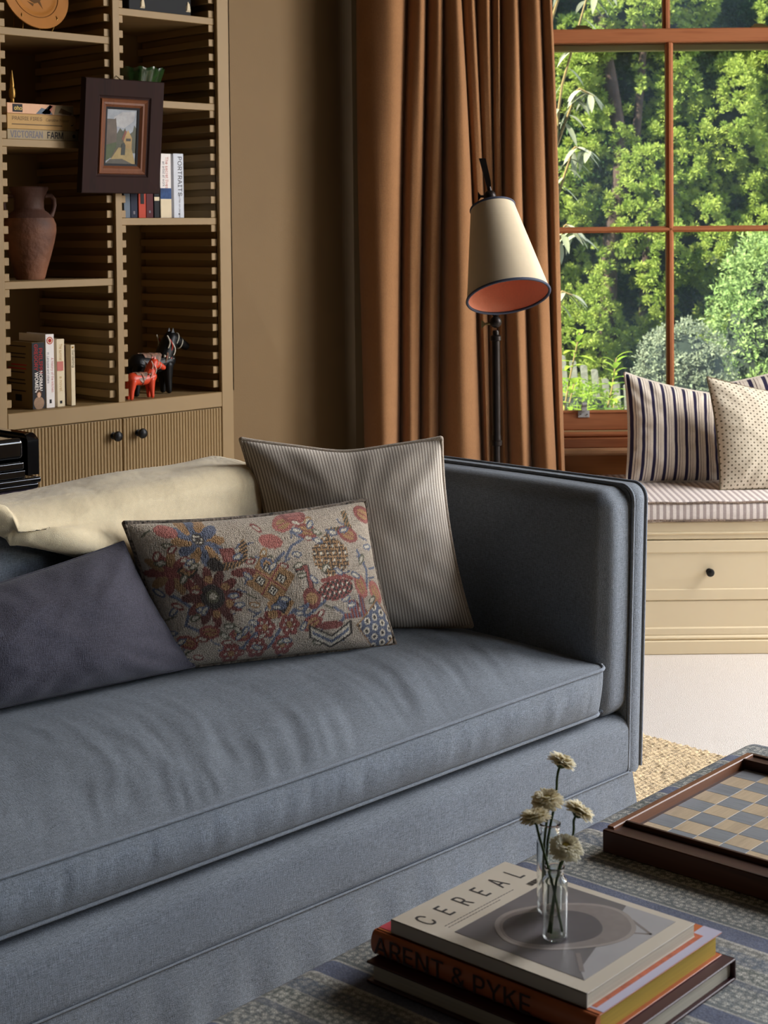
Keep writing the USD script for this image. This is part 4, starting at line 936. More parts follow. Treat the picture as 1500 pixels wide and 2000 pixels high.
def flower(label, head, nrm, stem_pts, R, seed, open_=.5):
    rs = np.random.RandomState(seed); head = np.array(head); n = np.array(nrm, float); n /= np.linalg.norm(n)
    F = Thing('chrysanthemum', label, 'flower', stem_pts[-1], 'rd', 'chrysanthemums in the bud vases')
    pts = np.array([head - n * .004, head - n * .011 + (np.array(stem_pts[0]) - head) * .18] + [np.array(p) for p in stem_pts]); tk = np.r_[0, np.cumsum(np.linalg.norm(np.diff(pts, axis=0), axis=1))]; tcur = np.linspace(0, tk[-1], 40)
    from scipy.interpolate import make_interp_spline
    F.add('stem', tube(make_interp_spline(tk, pts, 3)(tcur), .0017, 8), 'stem_green', smooth=True)
    a = np.cross(n, [0, 0, 1.]); a = a / np.linalg.norm(a) if np.linalg.norm(a) > .05 else np.array([1., 0, 0]); b = np.cross(n, a)
    vs, fs, k = [], [], 0
    for ring, (cnt, r0, r1, z0, z1) in enumerate(((34, .25, 1.0, -.14, -.02), (34, .22, .97, -.06, .16), (32, .20, .90, .0, .34), (28, .18, .78, .04, .48), (24, .16, .62, .08, .56), (16, .14, .44, .10, .54))):
        for i in range(cnt):
            t = 2 * math.pi * (i + rs.uniform(-.3, .3)) / cnt + ring * .4; w = R * .085 * rs.uniform(.8, 1.2) * (1.4 if ring < 3 else 1)
            e = np.cos(t) * a + np.sin(t) * b; sdir = -np.sin(t) * a + np.cos(t) * b
            k1, kz = r1 * rs.uniform(.9, 1.06), z1 + rs.uniform(-.08, .08)
            rows = []
            for s, ww in ((0, .5), (.45, 1.0), (.8, 1.0), (1.0, .45)):
                c = head + e * R * (r0 + (k1 - r0) * s) + n * R * (z0 + (kz - z0) * (s ** .7) - .16 * max(0, s - .7) * 2)
                rows += [c - sdir * w * ww, c + n * R * .03 * ww, c + sdir * w * ww]
            vs += rows
            for q in range(3):
                o = k + q * 3; fs += [[o, o + 1, o + 4, o + 3], [o + 1, o + 2, o + 5, o + 4]]
            k += 12
    F.add('petals', (np.array(vs), np.array(fs)), 'petal', smooth=True, kind='stuff')
    m = trimesh.creation.icosphere(2, 1.); v = np.array(m.vertices) * [1, 1, .6]
    hv = head + n * R * .18 + R * .26 * (v[:, :1] * a + v[:, 1:2] * b + v[:, 2:] * n)
    F.add('heart', (hv, m.faces), 'flower_heart', smooth=True)
    cal = [head - n * R * z + R * r * (math.cos(t) * a + math.sin(t) * b) for r, z in ((.42, .04), (.40, .16), (.16, .34)) for t in np.linspace(0, 6.28, 14, endpoint=False)]
    F.add('calyx', hullpts(cal), 'stem_green', smooth=40)


BV, FV = (.214, 2.039), (.212, 1.961)
flower('pale chrysanthemum standing highest of the bunch', (.2285, 2.025, .7015), (.40, .16, .9), [(.2225, 2.03, .665), (.212, 2.036, .60), (.208, 2.040, .54), (.206, 2.043, .508)], .0205, 1)
flower('cream chrysanthemum just under the highest one', (.2085, 2.015, .6545), (-.05, -.12, .99), [(.2095, 2.03, .625), (.206, 2.038, .58), (.205, 2.041, .54), (.207, 2.045, .508)], .0220, 2)
flower('cream chrysanthemum leaning out furthest left', (.1870, 1.955, .655), (-.18, .14, .97), [(.1935, 1.955, .626), (.2035, 1.958, .590), (.2115, 1.960, .555), (.2215, 1.962, .5065)], .0212, 3)
flower('pale chrysanthemum leaning out to the right', (.2435, 1.968, .6575), (.50, .12, .86), [(.2370, 1.966, .638), (.2235, 1.963, .600), (.2115, 1.960, .560), (.2035, 1.960, .5065)], .0212, 4)
flower('cream chrysanthemum lowest of the bunch, facing forwards', (.2235, 1.940, .6215), (.06, -.34, .94), [(.2205, 1.952, .603), (.2160, 1.958, .585), (.2105, 1.960, .55), (.2065, 1.957, .5065)], .0225, 5)

# ------------------------------------------------------------------ things in the bookcase
def flatmat(name, c, rough=.55, var=.05):
    if name not in LOOKS: mat(name, lin(*c), rough, var, 30., spec=.15)
    return name


def upright(label, x0, x1, y, z0, z1, depth, cov, group, pages='paper_edge_v', rnd=.002):
    b = Thing('book', label, 'book', ((x0 + x1) / 2, y, z0), group=group); t = x1 - x0; bt = min(.0025, t * .12)
    b.add('cover', cat_(box(x0, x1, y, y + .003, z0, z1, .001), box(x0, x0 + bt, y + .001, y + depth, z0, z1, .0008), box(x1 - bt, x1, y + .001, y + depth, z0, z1, .0008)), cov, smooth=False)
    b.add('pages', box(x0 + bt, x1 - bt, y + .003, y + depth - .003, z0 + .002, z1 - .003), pages, smooth=False)
    return b


def spine(b, s, h, x, y, z, m, squeeze=1., bold=False):
    """Lettering that runs down an upright spine from (x, z)."""
    b.add('lettering', text(s, h, (x, y - .0002, z), (0, 0, -1), (1, 0, 0), .0003, bold, squeeze), m, smooth=False)


GR, GL = 'books standing on the right-hand shelf', 'books standing in the lower left compartment'
zr = .876 + P0 * 11 + SLAT + .0004 + P0 - SLAT - .0012 + .0003
flatmat('c_slate', (96, 106, 118)); flatmat('c_navy', (26, 32, 52)); flatmat('c_red', (176, 62, 40)); flatmat('c_maroon', (76, 22, 28)); flatmat('c_black', (18, 18, 22))
flatmat('c_white', (226, 218, 212)); flatmat('c_cream', (214, 196, 164)); flatmat('c_pale', (200, 202, 208)); flatmat('c_bluepic', (40, 66, 110), var=.5); flatmat('c_tan', (178, 140, 86)); flatmat('c_olive', (128, 108, 76))
flatmat('i_grey', (110, 104, 110)); flatmat('i_dark', (34, 30, 34)); flatmat('i_red', (170, 36, 36)); flatmat('i_white', (225, 215, 205)); flatmat('i_pink', (190, 110, 100)); flatmat('i_gold', (160, 120, 50))
b = upright('slate blue book beside the divider, half under the framed picture', 2.9665, 2.991, 4.128, zr, zr + .195, .15, 'c_slate', GR); spine(b, 'collected', .008, 2.975, 4.128, zr + .15, 'i_dark')
b = upright('navy book between the slate one and the orange-red one', 2.994, 3.021, 4.130, zr, zr + .20, .15, 'c_navy', GR); b.add('emblem', box(3.004, 3.011, 4.1295, 4.1302, zr + .012, zr + .022), 'i_grey')
b = upright('orange-red book with a dark plaque, under the framed picture', 3.024, 3.053, 4.128, zr, zr + .198, .15, 'c_red', GR); b.add('plaque', box(3.031, 3.046, 4.1274, 4.1282, zr + .045, zr + .13, .0003), 'c_black')
b = upright('dark maroon book right of the orange-red one', 3.056, 3.084, 4.130, zr, zr + .195, .15, 'c_maroon', GR); b.add('emblem', box(3.066, 3.073, 4.1294, 4.1302, zr + .016, zr + .024), 'i_grey')
b = upright('black book with a cream label near the top, left of the white one', 3.087, 3.108, 4.129, zr, zr + .088, .15, 'c_black', GR); b.add('label_patch', box(3.0875, 3.1075, 4.1284, 4.1292, zr + .056, zr + .068), 'c_cream')
b = upright('tall white book with a blue picture on its spine', 3.1115, 3.156, 4.128, zr, zr + .210, .16, 'c_white', GR)
b.add('spine_picture', box(3.112, 3.1555, 4.1273, 4.1282, zr + .062, zr + .097), 'c_bluepic', label='blue picture on the spine'); b.add('spine_band', box(3.112, 3.1555, 4.1273, 4.1282, zr + .001, zr + .061), 'c_cream'); spine(b, 'The secret lives of', .012, 3.133, 4.128, zr + .20, 'i_pink', .85); spine(b, 'an artist at work', .010, 3.121, 4.128, zr + .185, 'i_grey', .8)
b = upright('tall pale grey book titled in dark capitals, last in the right-hand row', 3.166, 3.208, 4.128, zr, zr + .2115, .16, 'c_pale', GR); spine(b, 'PORTRAITS', .0165, 3.184, 4.128, zr + .203, 'i_dark', 1.02); spine(b, 'a writer on painters', .007, 3.187, 4.128, zr + .082, 'i_grey'); b.add('emblem', box(3.185, 3.189, 4.1274, 4.1282, zr + .010, zr + .015), 'i_dark')
# lower left compartment
zl = ZB0 + .0003
b = upright('thick dark paperback with red and white capitals on its spine, leftmost below', 2.6235, 2.6685, 4.140, zl, zl + .205, .155, 'c_olive', GL)
b.add('spine_panel', box(2.624, 2.668, 4.1392, 4.1402, zl + .001, zl + .204), flatmat('c_ink', (40, 40, 44)))
spine(b, 'PHILIPPA', .0125, 2.6475, 4.1391, zl + .188, 'i_red', 1.0); spine(b, 'GREGORY', .0125, 2.631, 4.1391, zl + .200, 'i_red', 1.0); spine(b, 'NORMAL', .0115, 2.6475, 4.1391, zl + .118, 'i_white', 1., True); spine(b, 'WOMEN', .0115, 2.6325, 4.1391, zl + .114, 'i_white', 1., True)
pp = b.add('spine_portrait', cat_(*[(lambda v, f: (np.c_[v[:, 0], 4.1392 - v[:, 2], v[:, 1]], f[:, ::-1]))(*flat(ell_(2.646, zl + z, a_, b_, 24, 2.0), 0, h_)) for z, a_, b_, h_ in ((.018, .0185, .020, .0004),)]), flatmat('c_dress', (150, 120, 96), var=.3), smooth=False)
for z, a_, b_, h_, m_ in ((.046, .0095, .0125, .0006, 'c_hair'), (.043, .0062, .0088, .0009, 'c_face')):
    v, f = flat(ell_(2.646, zl + z, a_, b_, 24, 2.0), 0, h_); b.add('spine_portrait', (np.c_[v[:, 0], 4.1392 - v[:, 2], v[:, 1]], f[:, ::-1]), flatmat('c_hair', (92, 62, 44)) if m_ == 'c_hair' else flatmat('c_face', (206, 164, 134)), smooth=False)
rs = random.Random(3)
for k in range(13):
    zz_ = zl + .190 - k * .0115
    if k not in (1, 4, 8, 11): b.add('back_text', box(2.6228, 2.6236, 4.170 + rs.uniform(0, .012), 4.282 - rs.uniform(0, .03), zz_, zz_ + .0035), 'i_red' if k in (5, 6) else 'i_dark', smooth=False)
b.add('barcode', box(2.6228, 2.6236, 4.20, 4.235, zl + .022, zl + .042), 'i_dark', smooth=False)
b = upright('tall white paperback with a red round emblem at the top of its spine', 2.6715, 2.702, 4.138, zl, zl + .228, .15, 'c_white', GL)
for R_, h_, m_ in ((.0115, .0004, 'i_red'), (.0088, .0006, 'c_cream'), (.0060, .0008, 'i_red')):
    v, f = flat(ell_(2.6868, zl + .208, R_, R_, 28, 2.), 0, h_); b.add('emblem', (np.c_[v[:, 0], 4.138 - v[:, 2], v[:, 1]], f[:, ::-1]), m_, smooth=False)
spine(b, 'A history of the kitchen', .009, 2.6905, 4.138, zl + .155, 'i_pink', .8); spine(b, 'H. Larousse and others', .008, 2.676, 4.138, zl + .172, 'i_grey', .8); b.add('colophon', box(2.683, 2.690, 4.1373, 4.1382, zl + .014, zl + .026), 'i_dark')
b = upright('cream paperback with a pink square on its spine', 2.7115, 2.740, 4.139, zl, zl + .211, .15, 'c_cream', GL); b.add('spine_patch', box(2.7125, 2.735, 4.1382, 4.1392, zl + .112, zl + .141), 'i_pink', label='pink square'); b.add('colophon', box(2.721, 2.729, 4.1382, 4.1392, zl + .010, zl + .019), 'i_dark'); spine(b, 'The summer garden', .011, 2.721, 4.139, zl + .196, 'c_tan', .6); spine(b, 'a novel', .010, 2.721, 4.139, zl + .095, 'c_tan')
b = upright('dark red-brown book set back beside the thin white one', 2.7425, 2.7605, 4.165, zl, zl + .190, .13, 'c_maroon', GL)
b = upright('thin white paperback, last in the lower left row', 2.7635, 2.7785, 4.139, zl, zl + .190, .13, 'c_cream', GL); spine(b, 'Gardening', .008, 2.768, 4.139, zl + .175, 'i_dark', 1.05); b.add('emblem', box(2.768, 2.774, 4.1382, 4.1392, zl + .179, zl + .185), 'i_gold')


def lying(label, x0, x1, y, z0, z1, depth, cov, group):
    b = Thing('book', label, 'book', ((x0 + x1) / 2, y, z0), group=group)
    b.add('cover', cat_(box(x0, x1, y, y + .003, z0, z1, .001), box(x0, x1, y + .001, y + depth, z0, z0 + .0022, .0008), box(x0, x1, y + .001, y + depth, z1 - .0022, z1, .0008)), cov, smooth=False)
    b.add('pages', box(x0 + .003, x1 - .003, y + .003, y + depth - .003, z0 + .0022, z1 - .0022), 'paper_edge', smooth=False)
    return b


GS = 'books lying in a stack on the left-hand shelf'
zs = .876 + P0 * 16 + SLAT + .0004 + P0 - SLAT - .0012 + .0003
b = lying('grey-tan book lying lowest in the stack of three', 2.540, 2.792, 4.120, zs, zs + .031, .17, flatmat('c_greytan', (152, 134, 104)), GS)
b.add('lettering', text('VICTORIAN', .0195, (2.550, 4.1199, zs + .006), (1, 0, 0), (0, 0, 1), .0003, True, .74), 'i_grey', smooth=False); b.add('lettering', text('FARM', .0195, (2.678, 4.1199, zs + .006), (1, 0, 0), (0, 0, 1), .0003, True, .80), 'i_dark', smooth=False)
v, f = flat(ell_(2.776, zs + .015, .0055, .0055, 20, 2.), 0, .0004); b.add('emblem', (np.c_[v[:, 0], 4.120 - v[:, 2], v[:, 1]], f[:, ::-1]), 'i_dark', smooth=False)
b = lying('tan-gold book lying in the middle of the stack of three', 2.541, 2.784, 4.121, zs + .0315, zs + .0775, .165, 'c_tan', GS)
b.add('lettering', text('PRAIRIE FIRES', .011, (2.557, 4.1209, zs + .058), (1, 0, 0), (0, 0, 1), .0003, False, .98), flatmat('i_brown', (96, 74, 50)), smooth=False); b.add('lettering', text('Caroline Fraser', .0085, (2.676, 4.1209, zs + .058), (1, 0, 0), (0, 0, 1), .0003), 'i_brown', smooth=False); b.add('small_print', box(2.557, 2.735, 4.1204, 4.1211, zs + .044, zs + .047), 'i_brown'); b.add('colophon', hullpts([(2.765, 4.1205, zs + .048), (2.778, 4.1205, zs + .052), (2.770, 4.1205, zs + .046), (2.765, 4.1212, zs + .048), (2.778, 4.1212, zs + .052), (2.770, 4.1212, zs + .046)]), 'i_dark')
b = lying('pink-spined book lying on top of the stack of three', 2.540, 2.776, 4.119, zs + .0780, zs + .109, .16, flatmat('c_blush', (214, 166, 132)), GS)
b.add('spine_plate', box(2.559, 2.593, 4.1183, 4.1191, zs + .082, zs + .106), 'i_dark'); b.add('lettering', text('oho', .012, (2.5635, 4.1182, zs + .088), (1, 0, 0), (0, 0, 1), .0003, True, .95), flatmat('i_yellow', (206, 176, 96)), smooth=False)
for poly, m_ in (([(2.64, .079), (2.70, .079), (2.69, .092), (2.66, .098)], 'c_slate'), ([(2.660, .082), (2.674, .0785), (2.700, .104), (2.690, .108)], 'c_black'), ([(2.672, .080), (2.69, .080), (2.702, .106), (2.69, .108), (2.682, .095)], 'i_pink'), ([(2.705, .079), (2.775, .079), (2.775, .108), (2.712, .108)], 'c_greytan'), ([(2.72, .085), (2.765, .079), (2.770, .086), (2.73, .100)], 'i_brown')):
    v, f = flat(poly, 0, .0004 if m_ != 'i_brown' else .0006); b.add('spine_picture', (np.c_[v[:, 0], 4.119 - v[:, 2], zs + v[:, 1]], f[:, ::-1]), m_, smooth=False)
fi = Thing('finial', 'pointed brass ornament standing on the stack of three books', 'ornament', (2.60, 4.185, zs + .1092))
v = [(0, 0), (.008, 0), (.009, .004), (.006, .008), (.006, .018), (.0095, .022), (.0105, .034), (.0095, .046), (.0065, .052), (.0070, .058), (.0055, .072), (.003, .090), (.0008, .104), (0, .105)]
fi.add('spike', lathe(v[9:], 24, (2.60, 4.185, zs + .1093)), 'brass', smooth=40); fi.add('stem', lathe(v[:10] + [(0, .058)], 24, (2.60, 4.185, zs + .1093)), 'brass', smooth=40)

# plate on its wire stand
zp = .876 + P0 * 23 + P0 - .0005
pl = Thing('plate', 'round yellow-brown painted plate propped on the top left shelf', 'plate', (2.705, 4.22, zp + .014))
prof_ = [(0, 0), (.052, 0), (.058, .003), (.114, .012), (.118, .016), (.1165, .0185), (.078, .0135), (.070, .0125), (.060, .008), (0, .007)]
TILT = math.radians(14)


def lean(m, cx, cy, cz, t=TILT):
    """(x, y, height) of a disc lying flat -> standing, facing -Y, leaning back by t."""
    v, f = arr(m); y2, z2 = -v[:, 2], v[:, 1]
    return np.c_[cx + v[:, 0], cy + math.cos(t) * y2 + math.sin(t) * z2, cz - math.sin(t) * y2 * -1 * 0 + math.cos(t) * z2 + math.sin(t) * -y2 * 0], f


PC = (2.705, 4.225, zp + .014 + .115)
pl.add('disc', lean(lathe(prof_, 64), *PC), 'plate_wood', smooth=40)
pl.add('ring', lean(tube([(.081 * math.cos(t), .081 * math.sin(t), .0145) for t in np.linspace(0, 2 * math.pi, 60, endpoint=False)], .0014, 6, closed=True), *PC), flatmat('i_umber', (120, 76, 30)), smooth=True)
pl.add('bird_motif', lean(cat_(flat([(-.035, -.02), (-.005, -.035), (.012, -.03), (.03, -.01), (.012, -.012), (-.01, -.008)], .0075, .001), flat([(.008, -.03), (.022, -.05), (.016, -.026)], .0075, .001), flat(ell_(-.002, -.002, .006, .008, 16, 2.), .0075, .001), flat([(-.03, -.030), (-.012, -.045), (-.008, -.036)], .0075, .001), flat([(-.03, .02), (.0, .05), (.03, .02), (.0, .03)], .0075, .001)), *PC), flatmat('i_umber2', (96, 66, 34)), smooth=False, kind='stuff')
st = Thing('plate_stand', 'little wire stand holding up the round plate', 'plate stand', (2.705, 4.24, zp))
for s in (-1, 1):
    st.add('wire', tube([(2.705 + s * .062, 4.195, zp + .060), (2.705 + s * .064, 4.188, zp + .052), (2.705 + s * .058, 4.192, zp + .036), (2.705 + s * .052, 4.205, zp + .010), (2.705 + s * .050, 4.20, zp + .002), (2.705 + s * .050, 4.26, zp + .002), (2.705 + s * .034, 4.275, zp + .10)], .0022, 8), 'brass', smooth=True)
st.add('wire', tube([(2.655, 4.26, zp + .0022), (2.755, 4.26, zp + .0022)], .002, 8), 'brass', smooth=True)

# jar with two handles
zj = .876 + P0 * 7 + P0 - .0005
am = Thing('jar', 'old terracotta jar with two handles on the left-hand shelf', 'jar', (2.690, 4.245, zj))
JP = [(0, 0), (.043, 0), (.046, .006), (.052, .03), (.064, .07), (.076, .115), (.0825, .150), (.082, .172), (.074, .192), (.060, .207), (.048, .216), (.0455, .225), (.0455, .245), (.049, .262), (.058, .278), (.0605, .286), (.0585, .290), (.052, .288), (.045, .272), (.040, .25), (.04, .22), (0, .20)]
am.add('body', lathe(JP[:9] + [(0, .192)], 56, (2.690, 4.245, zj)), 'terracotta', smooth=40)
am.add('neck', lathe([(0, .190)] + JP[8:], 56, (2.690, 4.245, zj)), 'terracotta_dark', smooth=40)
for s in (-1, 1):
    hp = [(s * .050, .262), (s * .068, .262), (s * .078, .250), (s * .079, .230), (s * .074, .212), (s * .068, .198)]
    ca = math.cos(-.35); sa = math.sin(-.35)
    am.add('handle', tube([(2.690 + x * ca, 4.245 + x * sa, zj + z) for x, z in hp], [.008, .0085, .008, .0075, .0075, .009], 12), 'terracotta_dark', smooth=40)

# green bowl and black box
zg = .876 + P0 * 19 + P0 - .0005
gb = Thing('bowl', 'dark green glazed bowl on the shelf behind the framed picture', 'bowl', (3.110, 4.24, zg))
th_ = np.linspace(0, 2 * math.pi, 73); PB = [(.0, 0), (.034, 0), (.036, .008), (.052, .030), (.072, .066), (.084, .098), (.087, .110), (.084, .111), (.080, .098), (.066, .060), (.04, .024), (0, .014)]
Rr = np.array(PB); lob = 1 + .035 * np.cos(th_ * 12)[None] * np.clip(Rr[:, 1:2] / .05, 0, 1)
gb.add('bowl_body', outward(grid(np.stack([3.110 + Rr[:, :1] * np.cos(th_) * lob, 4.24 + Rr[:, :1] * np.sin(th_) * lob, zg + Rr[:, 1:2] + .003 * np.cos(th_ * 12)[None] * (Rr[:, 1:2] > .09)], -1))), 'green_glaze', smooth=True)
zk = .876 + P0 * 25 + P0 - .0005
kb = Thing('box', 'black lacquer box with cream spots on the top right shelf', 'box', (3.13, 4.19, zk))
kb.add('body', box(3.02, 3.275, 4.16, 4.31, zk, zk + .085, .003), 'c_black'); kb.add('lid', box(3.016, 3.279, 4.156, 4.314, zk + .086, zk + .108, .004), 'c_black')
for x, z in ((3.075, .028), (3.262, .032)): kb.add('ornament', hullpts([(x + dx, 4.1605 - dy, zk + z + dz) for dx, dy, dz in ((-.010, 0, -.014), (.010, 0, -.014), (-.007, .005, -.008), (.007, .005, -.008), (-.004, .004, .012), (.004, .004, .012), (0, 0, .022), (-.009, 0, .004), (.009, 0, .004))]), 'c_cream')

# framed picture hanging forward from the divider
fp = Thing('framed_picture', 'small oil painting of a village street in a wide dark wooden frame', 'painting', (2.910, 4.07, 1.5226))
FO = np.array([2.760, 4.062, 1.5226]); fx_ = np.array([1., 0, 0]); fu = np.array([0, -.035, .3535]); FH = np.linalg.norm(fu); fu = fu / FH; fn = np.cross(fx_, fu); FW = .300


def onframe(m):
    v, f = arr(m); return FO + v[:, :1] * fx_ + v[:, 1:2] * fu + v[:, 2:] * fn, f


def mitred(x0, x1, y0, y1, w, prof_z):
    """Four mitred members; prof_z = ((inset 0..1, height), ...)."""
    C4 = [(x0, y0), (x1, y0), (x1, y1), (x0, y1)]; I4 = [(x0 + w, y0 + w), (x1 - w, y0 + w), (x1 - w, y1 - w), (x0 + w, y1 - w)]; out_ = []
    for k in range(4):
        a, b_, c, d = np.array(C4[k]), np.array(C4[(k + 1) % 4]), np.array(I4[(k + 1) % 4]), np.array(I4[k]); A, B_ = [], []
        for s, z in prof_z: A.append([*(a + (d - a) * s), z]); B_.append([*(b_ + (c - b_) * s), z])
        A += [[*d, -.024], [*a, -.024]]; B_ += [[*c, -.024], [*b_, -.024]]; n = len(A); v = np.array(A + B_) ; i = np.arange(n)
        f = np.vstack([np.c_[i, (i + 1) % n, n + (i + 1) % n], np.c_[i, n + (i + 1) % n, n + i], [[0, i2, i2 + 1] for i2 in range(1, n - 1)], [[n, n + i2 + 1, n + i2] for i2 in range(1, n - 1)]])
        out_.append(outward((v, f)))
    return out_


for m in mitred(0, FW, 0, FH, .060, ((0, -.004), (.04, 0), (.85, .002), (.93, -.003), (1, -.004))): fp.add('frame_member', onframe(m), 'frame_wood', smooth=False)
for m in mitred(.060, FW - .060, .060, FH - .060, .026, ((0, -.004), (.12, .001), (.45, -.004), (.7, -.003), (1, -.010))): fp.add('slip_member', onframe(m), 'frame_slip', smooth=False)
for m in mitred(.086, FW - .086, .086, FH - .086, .007, ((0, -.010), (1, -.011))): fp.add('inner_slip', onframe(m), 'c_black', smooth=False)
fp.add('backing', onframe(box(.004, FW - .004, .004, FH - .004, -.027, -.0242)), 'c_black')
PW, PH = FW - .186, FH - .186
on = lambda poly, k: onframe((lambda v, f: (np.c_[v[:, 0] * PW + .093, v[:, 1] * PH + .093, v[:, 2]], f))(*flat(poly, -.0135 + .0001 * k, .0001)))
for k, (nm, poly, c_) in enumerate((('painted_sky', [(0, 0), (1, 0), (1, 1), (0, 1)], (136, 140, 146)), ('painted_cloud', [(.2, .7), (.6, .66), (.9, .8), (.95, .97), (.5, .95), (.25, .86)], (158, 156, 156)), ('painted_trees', [(.3, .2), (1, .2), (1, .66), (.92, .72), (.88, .60), (.7, .52), (.62, .66), (.55, .60), (.45, .66), (.35, .55)], (70, 70, 56)),
                                 ('painted_house', [(0, .1), (.33, .1), (.35, .62), (.30, .84), (.26, .82), (.0, .82)], (84, 72, 62)), ('painted_house', [(.56, .28), (.86, .28), (.86, .48), (.72, .63), (.60, .48)], (150, 122, 76)), ('painted_roof', [(.52, .46), (.62, .62), (.68, .60), (.58, .42)], (112, 62, 48)), ('painted_windows', [(.66, .42), (.82, .42), (.82, .47), (.66, .47)], (56, 52, 46)),
                                 ('painted_street', [(.0, 0), (1, 0), (.86, .28), (.42, .30), (.2, .1)], (142, 122, 78)), ('painted_shadow', [(.0, .0), (.9, .0), (.55, .09), (.15, .08)], (74, 70, 62)), ('painted_hedge', [(0, .04), (.2, .12), (.34, .3), (.34, .4), (0, .34)], (62, 72, 44)), ('painted_figures', [(.50, .16), (.64, .16), (.65, .34), (.60, .40), (.52, .36)], (44, 48, 44)))):
    fp.add(nm, on(poly, k), flatmat('oil_%d' % k, c_, .4, .25), smooth=False)
fp.add('hanging_wire', tube([FO + fx_ * .06 + fu * .30 - fn * .025, FO + fx_ * .16 + fu * .345 - fn * .03, (2.925, 4.1015, 1.895), FO + fx_ * .17 + fu * .345 - fn * .03, FO + fx_ * .25 + fu * .30 - fn * .025], .0012, 6), 'brass_dull', smooth=True)


# painted wooden horses
def horse(label, ox, oy, oz, S, body, harness, accent):
    h = Thing('wooden_horse', label, 'toy horse', (ox, oy, oz), group=None)
    q = lambda x, y, z, r: (ox + S * x, oy + S * y, oz + S * z, S * r)
    ch = [(q(.20, 0, .50, .155), q(.55, 0, .48, .15)), (q(.55, 0, .48, .15), q(.76, 0, .52, .15)), (q(.70, 0, .56, .15), q(.80, 0, .76, .14)), (q(.80, 0, .76, .14), q(.85, 0, .86, .115)), (q(.85, 0, .86, .115), q(1.01, 0, .80, .082)), (q(1.01, 0, .80, .082), q(1.15, 0, .72, .062))]
    for y in (-.075, .075): ch += [(q(.72, y, .45, .10), q(.735, y, .22, .062)), (q(.735, y, .22, .062), q(.745, y * 1.05, .045, .045)), (q(.17, y, .44, .105), q(.13, y, .22, .066)), (q(.13, y, .22, .066), q(.115, y * 1.05, .045, .05))]
    m = bone(ch).refine_to_length(.0045 * S / .235); t = trimesh.Trimesh(*arr(m)); trimesh.smoothing.filter_taubin(t, iterations=8)
    v = np.array(t.vertices); v[:, 2] = np.maximum(v[:, 2], oz); t.vertices = v
    bp = h.add('body', t, body, smooth=60)
    for y in (-.05, .05): h.add('ear', hullpts([(ox + S * (x), oy + S * (y + dy), oz + S * z) for x, dy, z in ((.82, -.016, .94), (.885, -.016, .93), (.82, .016, .94), (.885, .016, .93), (.865, 0, 1.03))]), body, smooth=False)
    loop = lambda cx, cz, rx, rz, x1, z1, r: tube([(ox + S * (cx + x1 * math.sin(t_)), oy + S * rx * math.cos(t_), oz + S * (cz + rz * math.sin(t_))) for t_ in np.linspace(0, 2 * math.pi, 40, endpoint=False)], S * r, 6, closed=True)
    h.add('breast_band', loop(.66, .56, .148, .155, .06, 0, .016), harness); h.add('bridle', loop(1.02, .775, .080, .082, .03, 0, .010), accent); h.add('bridle', loop(.92, .83, .106, .108, .05, 0, .009), accent)
    h.add('girth', loop(.43, .49, .160, .162, -.03, 0, .014), harness)
    for s in (-1, 1):
        h.add('saddle', hullpts([(ox + S * x, oy + s * S * y, oz + S * z) for x, y, z in ((.26, .10, .63), (.60, .10, .62), (.26, .06, .66), (.60, .06, .65), (.30, .158, .50), (.52, .156, .50), (.40, .160, .40), (.30, .12, .50), (.52, .12, .50), (.40, .12, .40))]), harness)
        for k in range(3):
            h.add('mane_curl', tube([(ox + S * (.68 + .05 * k + .045 * math.sin(t_ * 2.6)), oy + s * S * (.138 - .01 * t_ ** 2 + .012 * math.sin(3.1 * t_)), oz + S * (.92 - .06 * k - .20 * t_)) for t_ in np.linspace(0, 1, 14)], S * .011, 6), accent if k != 1 else 'horse_red', smooth=True)
        for k in range(5): h.add('rosette', sph(S * .020, (ox + S * (.62 + .045 * k), oy + s * S * (.145 - .006 * k), oz + S * (.60 - .014 * k)), 1), 'horse_red' if k % 2 else accent, smooth=True)


mat('horse_black', lin(12, 11, 11), .4, spec=.25); mat('horse_red', lin(168, 46, 30), .4); mat('horse_orange', lin(206, 66, 34), .4, .06, 20.)
mat('harness_mix', lin(60, 84, 70), .5, .6, 90., rgb2=lin(170, 120, 96)); mat('horse_white', lin(196, 190, 172), .5)
horse('tall black painted wooden horse with white and red harness', 3.030, 4.215, zl, .212, 'horse_black', 'harness_mix', 'horse_white')
horse('small orange-red painted wooden horse in front of the black one', 2.9665, 4.135, zl, .132, 'horse_orange', 'harness_mix', 'horse_white')

# ------------------------------------------------------------------ piano, its right-hand end behind the sofa
pn = Thing('piano', 'glossy black upright piano with its right-hand end showing behind the sofa', 'piano', (1.5, 3.65, 0))
pn.add('cheek', cat_(hullpts([(x, y, z) for x, y, z in [(2.106, 3.350, .802), (2.106, 3.350, .888), (2.106, 3.356, .900), (2.106, 3.366, .905), (2.106, 3.62, .905), (2.106, 3.62, .802), (2.138, 3.350, .802), (2.138, 3.350, .888), (2.138, 3.362, .898), (2.134, 3.368, .904), (2.128, 3.62, .905), (2.142, 3.375, .885), (2.142, 3.62, .885), (2.142, 3.37, .802), (2.142, 3.62, .802)]])), 'piano_black', smooth=20)
pn.add('fallboard', softbox(.70, 2.0985, 3.352, 3.62, .8425, .896, .012, 12), 'piano_black', smooth=True)
pn.add('key_slip', softbox(.70, 2.0955, 3.348, 3.45, .8185, .8385, .005, 8), 'piano_black', smooth=True)
pn.add('key_slip', softbox(.70, 2.1005, 3.352, 3.45, .797, .8165, .003, 8), 'piano_black', smooth=True)
